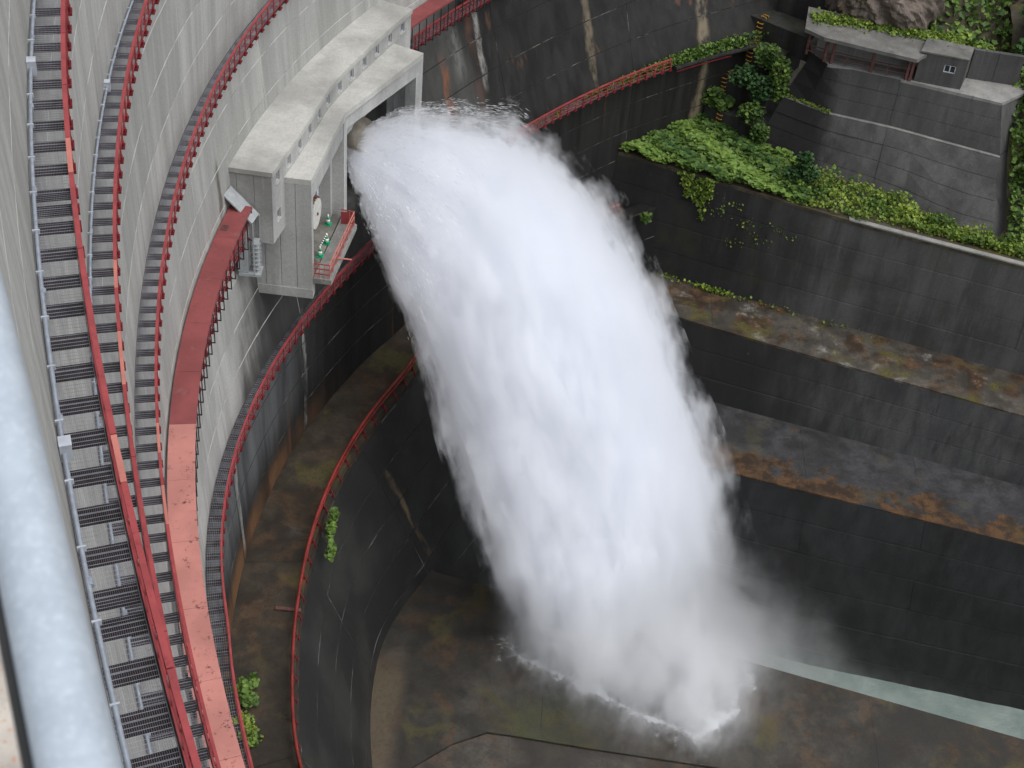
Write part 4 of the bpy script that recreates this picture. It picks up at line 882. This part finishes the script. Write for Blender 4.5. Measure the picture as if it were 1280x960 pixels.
bush('yellow_shrub', 'yellow-green broadleaf shrub on the terrace behind the hut roof', 'shrub', (34.0, 112.2, -54.5), [((33.5, 112.2, -53.6), (1.3, .8, .6)), ((35.3, 112.0, -54.2), (1.1, .7, .5)), ((31.8, 112.4, -53.9), (.9, .7, .45))], .2, M['leaf_yellow'], 260)
n = 2600; x = rng.uniform(21.4, 33.5, n); y = 113.2-.05*(x-21)+rng.normal(0, .5, n)-np.clip((x-26)*.18, 0, 1.2)
o = leaves('grass_fringe', np.c_[x, y, -53.55+rng.uniform(0, .3, n)], .13, M['leaf_yellow'], None, .4, .3); tag(o, 'mossy grass fringe between the concrete slab and the rock', 'grass', None, 'stuff')
n = 5000; x = rng.uniform(30, 60, n); y = rng.uniform(113, 126, n)
o = leaves('hill_scrub', np.c_[x, y, -56.4+np.clip(y-112.5+.1*np.maximum(0, x-36), 0, 99)*.85+rng.uniform(.1, 1.1, n)], .28, M['leaf'], None, .4, .5); tag(o, 'scrub covering the hillside behind the terrace', 'scrub', None, 'stuff')
n = 5200; x = 38.0+26*rng.random(n)**1.6; yb = np.interp(x, [30, 38, 100], [103.5, 99.6, 80.3]); y = yb+rng.uniform(0, 13, n)
o = leaves('bank_scrub', np.c_[x, y, -64.4+(y-yb)*.78+rng.uniform(.1, .9, n)], .20, M['leaf'], None, .4, .5); tag(o, 'green scrub on the slope right of the abutment wall', 'scrub', None, 'stuff')
n = 160; u = rng.uniform(0, .45, n); x = 20.3+u*8; y = np.interp(x, KK2[:, 0], KK2[:, 1])+rng.uniform(-.05, .25, n)
o = leaves('kink_weeds', np.c_[x, y, -59.95+rng.uniform(0, .25, n)], .11, M['leaf_yellow'], None, .4, .3); tag(o, 'thin line of weeds on the small ledge across the abutment wall', 'weeds', None, 'stuff')
# ------------------------------------------------------------------ the jet: a ballistic plume of spray, built as a volume in a closed hull
JS = [-1., 1, 4, 8, 12, 16, 20, 24, 29.]
JC = [-49.66, -50.37, -51.27, -53.49, -58.05, -64.14, -72.15, -82.31, -98.4]
JV = [1.0, 3.33, 5.41, 8.02, 10.33, 11.07, 11.72, 14.16, 17.68]
JL = [1.45, 1.69, 2.64, 3.91, 5.37, 6.6, 6.93, 6.99, 7.11]; KAP = .45      # sheared so the near face leans up and catches sky light
J0 = np.array([-10.3, 80.3]); JA = math.radians(-28); JH = np.array([math.cos(JA), math.sin(JA)]); JD = np.array([-math.sin(JA), math.cos(JA)])
jet = MB(); ns, na = 34, 36; V = []
for s in np.linspace(-1.3, 31, ns):
    c, v_, l_ = np.interp(s, JS, JC), np.interp(s, JS, JV)*1.09, np.interp(s, JS, JL)*1.12
    for k in range(na):
        a = 2*math.pi*k/na; zz = max(c+v_*math.sin(a), -94.0); q = J0+JH*s+JD*(l_*math.cos(a)+KAP*(zz-c)); V.append((*q, zz))
F = [(i*na+k, i*na+(k+1) % na, (i+1)*na+(k+1) % na, (i+1)*na+k) for i in range(ns-1) for k in range(na)] + [tuple(range(na))[::-1], tuple(range((ns-1)*na, ns*na))]
jet.add(V, F)
g = NG('spray'); p = g.pos(); x, y, z = g.sep(p)
s = g.math('ADD', g.math('MULTIPLY', g.math('SUBTRACT', x, J0[0]), JH[0]), g.math('MULTIPLY', g.math('SUBTRACT', y, J0[1]), JH[1]))
lat = g.math('ADD', g.math('MULTIPLY', g.math('SUBTRACT', x, J0[0]), JD[0]), g.math('MULTIPLY', g.math('SUBTRACT', y, J0[1]), JD[1]))
f01 = g.math('DIVIDE', g.math('ADD', s, 1.5), 33., clamp=True)
def curve(vals, lo, hi):
    nd = g.n('ShaderNodeFloatCurve'); g.put(nd.inputs['Value'], f01); cu = nd.mapping.curves[0]
    pts = [((a+1.5)/33., (b-lo)/(hi-lo)) for a, b in zip(JS, vals)]
    while len(cu.points) < len(pts): cu.points.new(.5, .5)
    for q, (u, v_) in zip(cu.points, pts): q.location = (u, v_); q.handle_type = 'AUTO_CLAMPED'
    nd.mapping.update(); return g.math('ADD', g.math('MULTIPLY', nd.outputs[0], hi-lo), lo)
zc, rv, rl = curve(JC, -100, -45), curve(JV, 0, 26), curve(JL, 0, 10)
ze = g.math('DIVIDE', g.math('SUBTRACT', z, zc), rv); la = g.math('DIVIDE', g.math('SUBTRACT', lat, g.math('MULTIPLY', g.math('SUBTRACT', z, zc), KAP)), rl)
cb = g.n('ShaderNodeCombineXYZ'); g.put(cb.inputs[0], g.math('MULTIPLY', ze, 3.2)); g.put(cb.inputs[1], g.math('MULTIPLY', la, 2.0))
# distance along the fall for streak stretching
g.put(cb.inputs[2], g.math('ADD', g.math('MULTIPLY', s, .10), g.math('MULTIPLY', z, -.035)))
st = g.noise(cb.outputs[0], 1.7, 4, .6, dist=.2); fine = g.noise(p, .55, 4, .6, (1, 1, .45))
rho = g.math('SQRT', g.math('ADD', g.math('MULTIPLY', ze, ze), g.math('MULTIPLY', la, la)))
cb2 = g.n('ShaderNodeCombineXYZ'); g.put(cb2.inputs[0], g.math('MULTIPLY', ze, 9.)); g.put(cb2.inputs[1], g.math('MULTIPLY', la, 5.)); g.put(cb2.inputs[2], g.math('ADD', g.math('MULTIPLY', s, .16), g.math('MULTIPLY', z, -.05)))
st2 = g.noise(cb2.outputs[0], 1.6, 3, .6, dist=.3); tuft = g.noise(p, 1.5, 3, .6)
rho2 = g.math('ADD', rho, g.math('MULTIPLY', g.math('SUBTRACT', st, .5), .50)); rho2 = g.math('ADD', rho2, g.math('MULTIPLY', g.math('SUBTRACT', fine, .5), .48))
rho2 = g.math('ADD', rho2, g.math('MULTIPLY', g.math('SUBTRACT', st2, .5), .42)); rho2 = g.math('ADD', rho2, g.math('MULTIPLY', g.math('SUBTRACT', tuft, .5), g.ramp(z, -52., -62., .15, .05)))
soft = g.ramp(z, -66., -84., .96, .52)            # the edge gets softer as the spray falls
edge_ = g.ramp(z, -47.5, -56., .89, 1.01); core = g.ramp(rho2, edge_, g.math('MINIMUM', soft, g.math('SUBTRACT', edge_, .05)))
fall = g.ramp(z, -62., -83., 1.0, .15)
low_ = g.ramp(g.math('ADD', ze, g.ramp(z, -70., -82., 1., 0.)), -1.0, -.3, .5, 1.)
dens = g.math('MULTIPLY', g.math('MULTIPLY', core, fall), low_)
dens = g.math('MULTIPLY', dens, g.ramp(st2, .3, .7, .25, 1.6))
dens = g.math('MULTIPLY', dens, g.ramp(s, 0., 13., 6.0, 2.0))
vs_ = g.n('ShaderNodeVolumePrincipled'); vs_.inputs['Color'].default_value = (.964, .972, .989, 1); vs_.inputs['Anisotropy'].default_value = 0.4
g.put(vs_.inputs['Density'], dens); g.t.links.new(vs_.outputs[0], g.out.inputs['Volume'])
jo = jet.obj('water_jet', g.m, None, True)
tag(jo, 'huge white jet of water arching out of the valve house and falling onto the apron', 'water jet')

# ropes and beads of water along the outside of the plume
def plume(s, ze_, la_):
    l_ = la_*np.interp(s, JS, JL)+KAP*ze_*np.interp(s, JS, JV); return np.stack([J0[0]+JH[0]*s+JD[0]*l_, J0[1]+JH[1]*s+JD[1]*l_, np.interp(s, JS, JC)+ze_*np.interp(s, JS, JV)], 1)
n = 6000; s0 = 9*rng.random(n)**1.3-.6; an = rng.uniform(0, 2*math.pi, n); rr = np.clip(rng.normal(.955, .04, n), .8, 1.02)
rr = np.where(rng.random(n) < .25, rr*rng.uniform(.96, 1.04, n), rr); ze_, la_ = rr*np.sin(an), rr*np.cos(an)
ln = rng.uniform(.06, .34, n)*(1+s0/14); A = plume(s0, ze_, la_); B = plume(s0+ln*.35, ze_, la_); dB = B-A; dB /= np.linalg.norm(dB, axis=1)[:, None]
ok = (A[:, 2] > ZF+1.) & (A[:, 2] < -44); A, dB, ln = A[ok], dB[ok], ln[ok]; n = len(A)
u = np.cross(dB, rng.normal(0, 1, (n, 3))); u /= np.linalg.norm(u, axis=1)[:, None]; v_ = np.cross(dB, u); rad = rng.uniform(.005, .014, n)[:, None]
mid_ = A+dB*(ln*.35)[:, None]; V = np.stack([A, mid_+u*rad, mid_+(-.5*u+.87*v_)*rad, mid_+(-.5*u-.87*v_)*rad, A+dB*ln[:, None]], 1).reshape(-1, 3)
b5 = (np.arange(n)*5)[:, None]; F = np.concatenate([b5+np.array(q) for q in ((0, 2, 1), (0, 3, 2), (0, 1, 3), (4, 1, 2), (4, 2, 3), (4, 3, 1))]).tolist()
me = bpy.data.meshes.new('water_ropes'); me.from_pydata(V.tolist(), [], F); me.materials.append(M['waterwhite'])
wr = bpy.data.objects.new('water_ropes', me); COL.objects.link(wr); wr.parent = jo; wr['kind'] = 'stuff'
# spray thrown up where the jet lands, mist drifting down the channel, foam on the apron
def density_volume(name, label, mesh, build):
    g = NG(name); d_ = build(g); v_ = g.n('ShaderNodeVolumePrincipled'); v_.inputs['Color'].default_value = (.99, .993, .998, 1); v_.inputs['Anisotropy'].default_value = .6
    g.put(v_.inputs['Density'], d_); g.t.links.new(v_.outputs[0], g.out.inputs['Volume'])
    o = mesh.obj(name, g.m, None, True); tag(o, label, 'spray', None, 'stuff'); return o
def dome(c, ax_, ra, rb, h, z0):
    mb = MB(); V = []; n = 28; ax_ = np.array(ax_)/np.linalg.norm(ax_); bx = np.array([-ax_[1], ax_[0]])
    for j in range(7):
        f = j/6; r = math.cos(f*math.pi/2*.96); zz = z0 + (h*math.sin(f*math.pi/2))
        for k in range(n):
            a = 2*math.pi*k/n; q = np.array(c)+ax_*ra*r*math.cos(a)+bx*rb*r*math.sin(a); V.append((*q, zz))
    F = [(j*n+k, j*n+(k+1) % n, (j+1)*n+(k+1) % n, (j+1)*n+k) for j in range(6) for k in range(n)] + [tuple(range(n))[::-1], tuple(range(6*n, 7*n))]
    mb.add(V, F); return mb
def landing(g):
    p = g.pos(); x, y, z = g.sep(p); tot = None
    n = g.noise(p, .55, 4, .6, (1, 1, .35)); n2 = g.noise(p, 1.6, 3, .6, (1, 1, .4))
    hgt = g.math('SUBTRACT', z, ZF)
    for cx, cy, sg, k, lean in ((7.4, 63.3, 1.1, 1.5, .10), (14.3, 60.9, 1.3, 1.7, .10), (10.6, 62.6, 2.0, .8, .1), (16.2, 63.0, 1.3, .8, .02), (4.0, 64.9, 1.3, 1.0, .05), (12.5, 64.0, 2.3, .7, .1), (7.0, 65.6, 2.4, .55, .1)):
        dx = g.math('SUBTRACT', x, g.math('SUBTRACT', cx, g.math('MULTIPLY', hgt, lean))); dy = g.math('SUBTRACT', y, g.math('ADD', cy, g.math('MULTIPLY', hgt, .22)))
        d2_ = g.math('ADD', g.math('MULTIPLY', dx, dx), g.math('MULTIPLY', dy, dy)); e = g.math('EXPONENT', g.math('DIVIDE', d2_, -2*sg*sg))
        e = g.math('MULTIPLY', e, k); tot = e if tot is None else g.math('ADD', tot, e)
    tot = g.math('MULTIPLY', tot, g.ramp(n, .35, .65, .15, 1.3)); tot = g.math('MULTIPLY', tot, g.ramp(n2, .3, .7, .5, 1.3))
    return g.math('MULTIPLY', tot, g.ramp(hgt, 0., 10.5, 1.2, .0))
density_volume('landing_spray', 'white spray bursting up where the jet strikes the apron', dome((9.5, 64.3), (.97, -.24), 12.5, 6.5, 10.5, ZF+.02), landing)
mb = MB(); xs_ = np.linspace(11, 44, 12); a = [(x, np.interp(x, edge[:, 0], edge[:, 1])+.05) for x in xs_]; b = [(x, np.interp(x, L4T[:, 0], L4T[:, 1])+.3) for x in xs_]
mb.prism(a + b[::-1], -94.0, -80.6)
def drift(g):
    p = g.pos(); x, y, z = g.sep(p); n = g.noise(p, .16, 5, .62); n2 = g.noise(p, .5, 4, .6)
    top = g.math('ADD', g.ramp(x, 14., 36., -83.0, -91.), g.math('MULTIPLY', g.math('SUBTRACT', n, .5), 9.))
    d_ = g.ramp(g.math('SUBTRACT', top, z), -1.5, 5., 0., 1.)
    d_ = g.math('MULTIPLY', d_, g.ramp(x, 14., 42., .34, .05)); return g.math('MULTIPLY', d_, g.ramp(n2, .35, .7, .4, 1.3))
density_volume('channel_mist', 'pale mist drifting along the channel at the foot of the black wall', mb, drift)
FO = np.array([(1.2, 66.0), (2.32, 65.24), (4.1, 64.42), (5.6, 63.7), (6.6, 63.3), (7.54, 63.01), (8.89, 61.98), (10.22, 61.29), (12.06, 60.73), (13.89, 60.12), (14.96, 60.62), (16.46, 62.22), (16.7, 63.71), (17.86, 65.07), (17.66, 66.42)])
d = np.concatenate([[0], np.cumsum(np.linalg.norm(np.diff(FO, axis=0), axis=1))]); gx, gy = np.meshgrid(np.linspace(-2, 22, 321), np.linspace(57.5, 69.5, 193)); gp = np.stack([gx, gy], -1).reshape(-1, 2)
dist = np.full(len(gp), 99.); FP = np.stack([np.interp(np.linspace(0, d[-1], 400), d, FO[:, 0]), np.interp(np.linspace(0, d[-1], 400), d, FO[:, 1])], 1)
FPj = FP + .22*np.stack([wave(FP[:, 0], FP[:, 1], 2.2, 31), wave(FP[:, 0], FP[:, 1], 2.6, 32)], 1)*.35
for q in FPj: dist = np.minimum(dist, np.hypot(*(gp-q).T))
ctr = np.interp(gp[:, 0], FP[np.argsort(FP[:, 0])][:, 0], FP[np.argsort(FP[:, 0])][:, 1]); inside = gp[:, 1] > ctr
rim = np.exp(-(dist/.16)**2)*np.clip(.35+.5*np.sin(gp[:, 0]*1.7+1)+.3*np.sin(gp[:, 0]*4.1), .15, 1)*.85 + .46*np.exp(-dist/1.3)
rim += .42*np.exp(-((gp[:, 0]-15.0)**2/2.2+(gp[:, 1]-61.6)**2/1.1)) + .6*np.exp(-((gp[:, 0]-7.2)**2/1.2+(gp[:, 1]-63.2)**2/.5))
ye = np.interp(gp[:, 0], edge[:, 0], edge[:, 1])-.05; ok = gp[:, 1] < ye
F = [(j*321+i, j*321+i+1, (j+1)*321+i+1, (j+1)*321+i) for j in range(192) for i in range(320)]; F = [q for q in F if all(ok[k] for k in q) and max(rim[k] for k in q) > .05]
used = sorted({k for q in F for k in q}); mp = {k: i for i, k in enumerate(used)}
g = NG('foam'); p = g.pos(); at = g.n('ShaderNodeAttribute', attribute_name='foam').outputs['Fac']
n1 = g.noise(p, 1.3, 7, .68, dist=.8); n2 = g.noise(p, 6., 5, .7)
cov = g.math('ADD', at, g.math('MULTIPLY', g.math('SUBTRACT', n1, .5), 1.7)); cov = g.math('ADD', cov, g.math('MULTIPLY', g.math('SUBTRACT', n2, .5), .8)); cov = g.math('MULTIPLY', g.ramp(cov, .30, .85), g.ramp(at, .03, .2))
b_ = g.bsdf((.82, .84, .85), .6, n2, .4, .03); tr = g.n('ShaderNodeBsdfTransparent'); ms = g.n('ShaderNodeMixShader'); g.put(ms.inputs[0], cov); g.t.links.new(tr.outputs[0], ms.inputs[1]); g.t.links.new(b_.outputs[0], ms.inputs[2]); g.t.links.new(ms.outputs[0], g.out.inputs[0])
mb = MB(); mb.add([(*gp[k], ZF+.012+.03*min(1, rim[k])) for k in used], [[mp[k] for k in q] for q in F])
fo_ = mb.obj('floor_foam', g.m, None, True); fo_.data.attributes.new('foam', 'FLOAT', 'POINT').data.foreach_set('value', np.array([rim[k] for k in used], np.float32))
tag(fo_, 'white foam fringe round the place where the jet strikes the apron', 'foam', None, 'stuff')
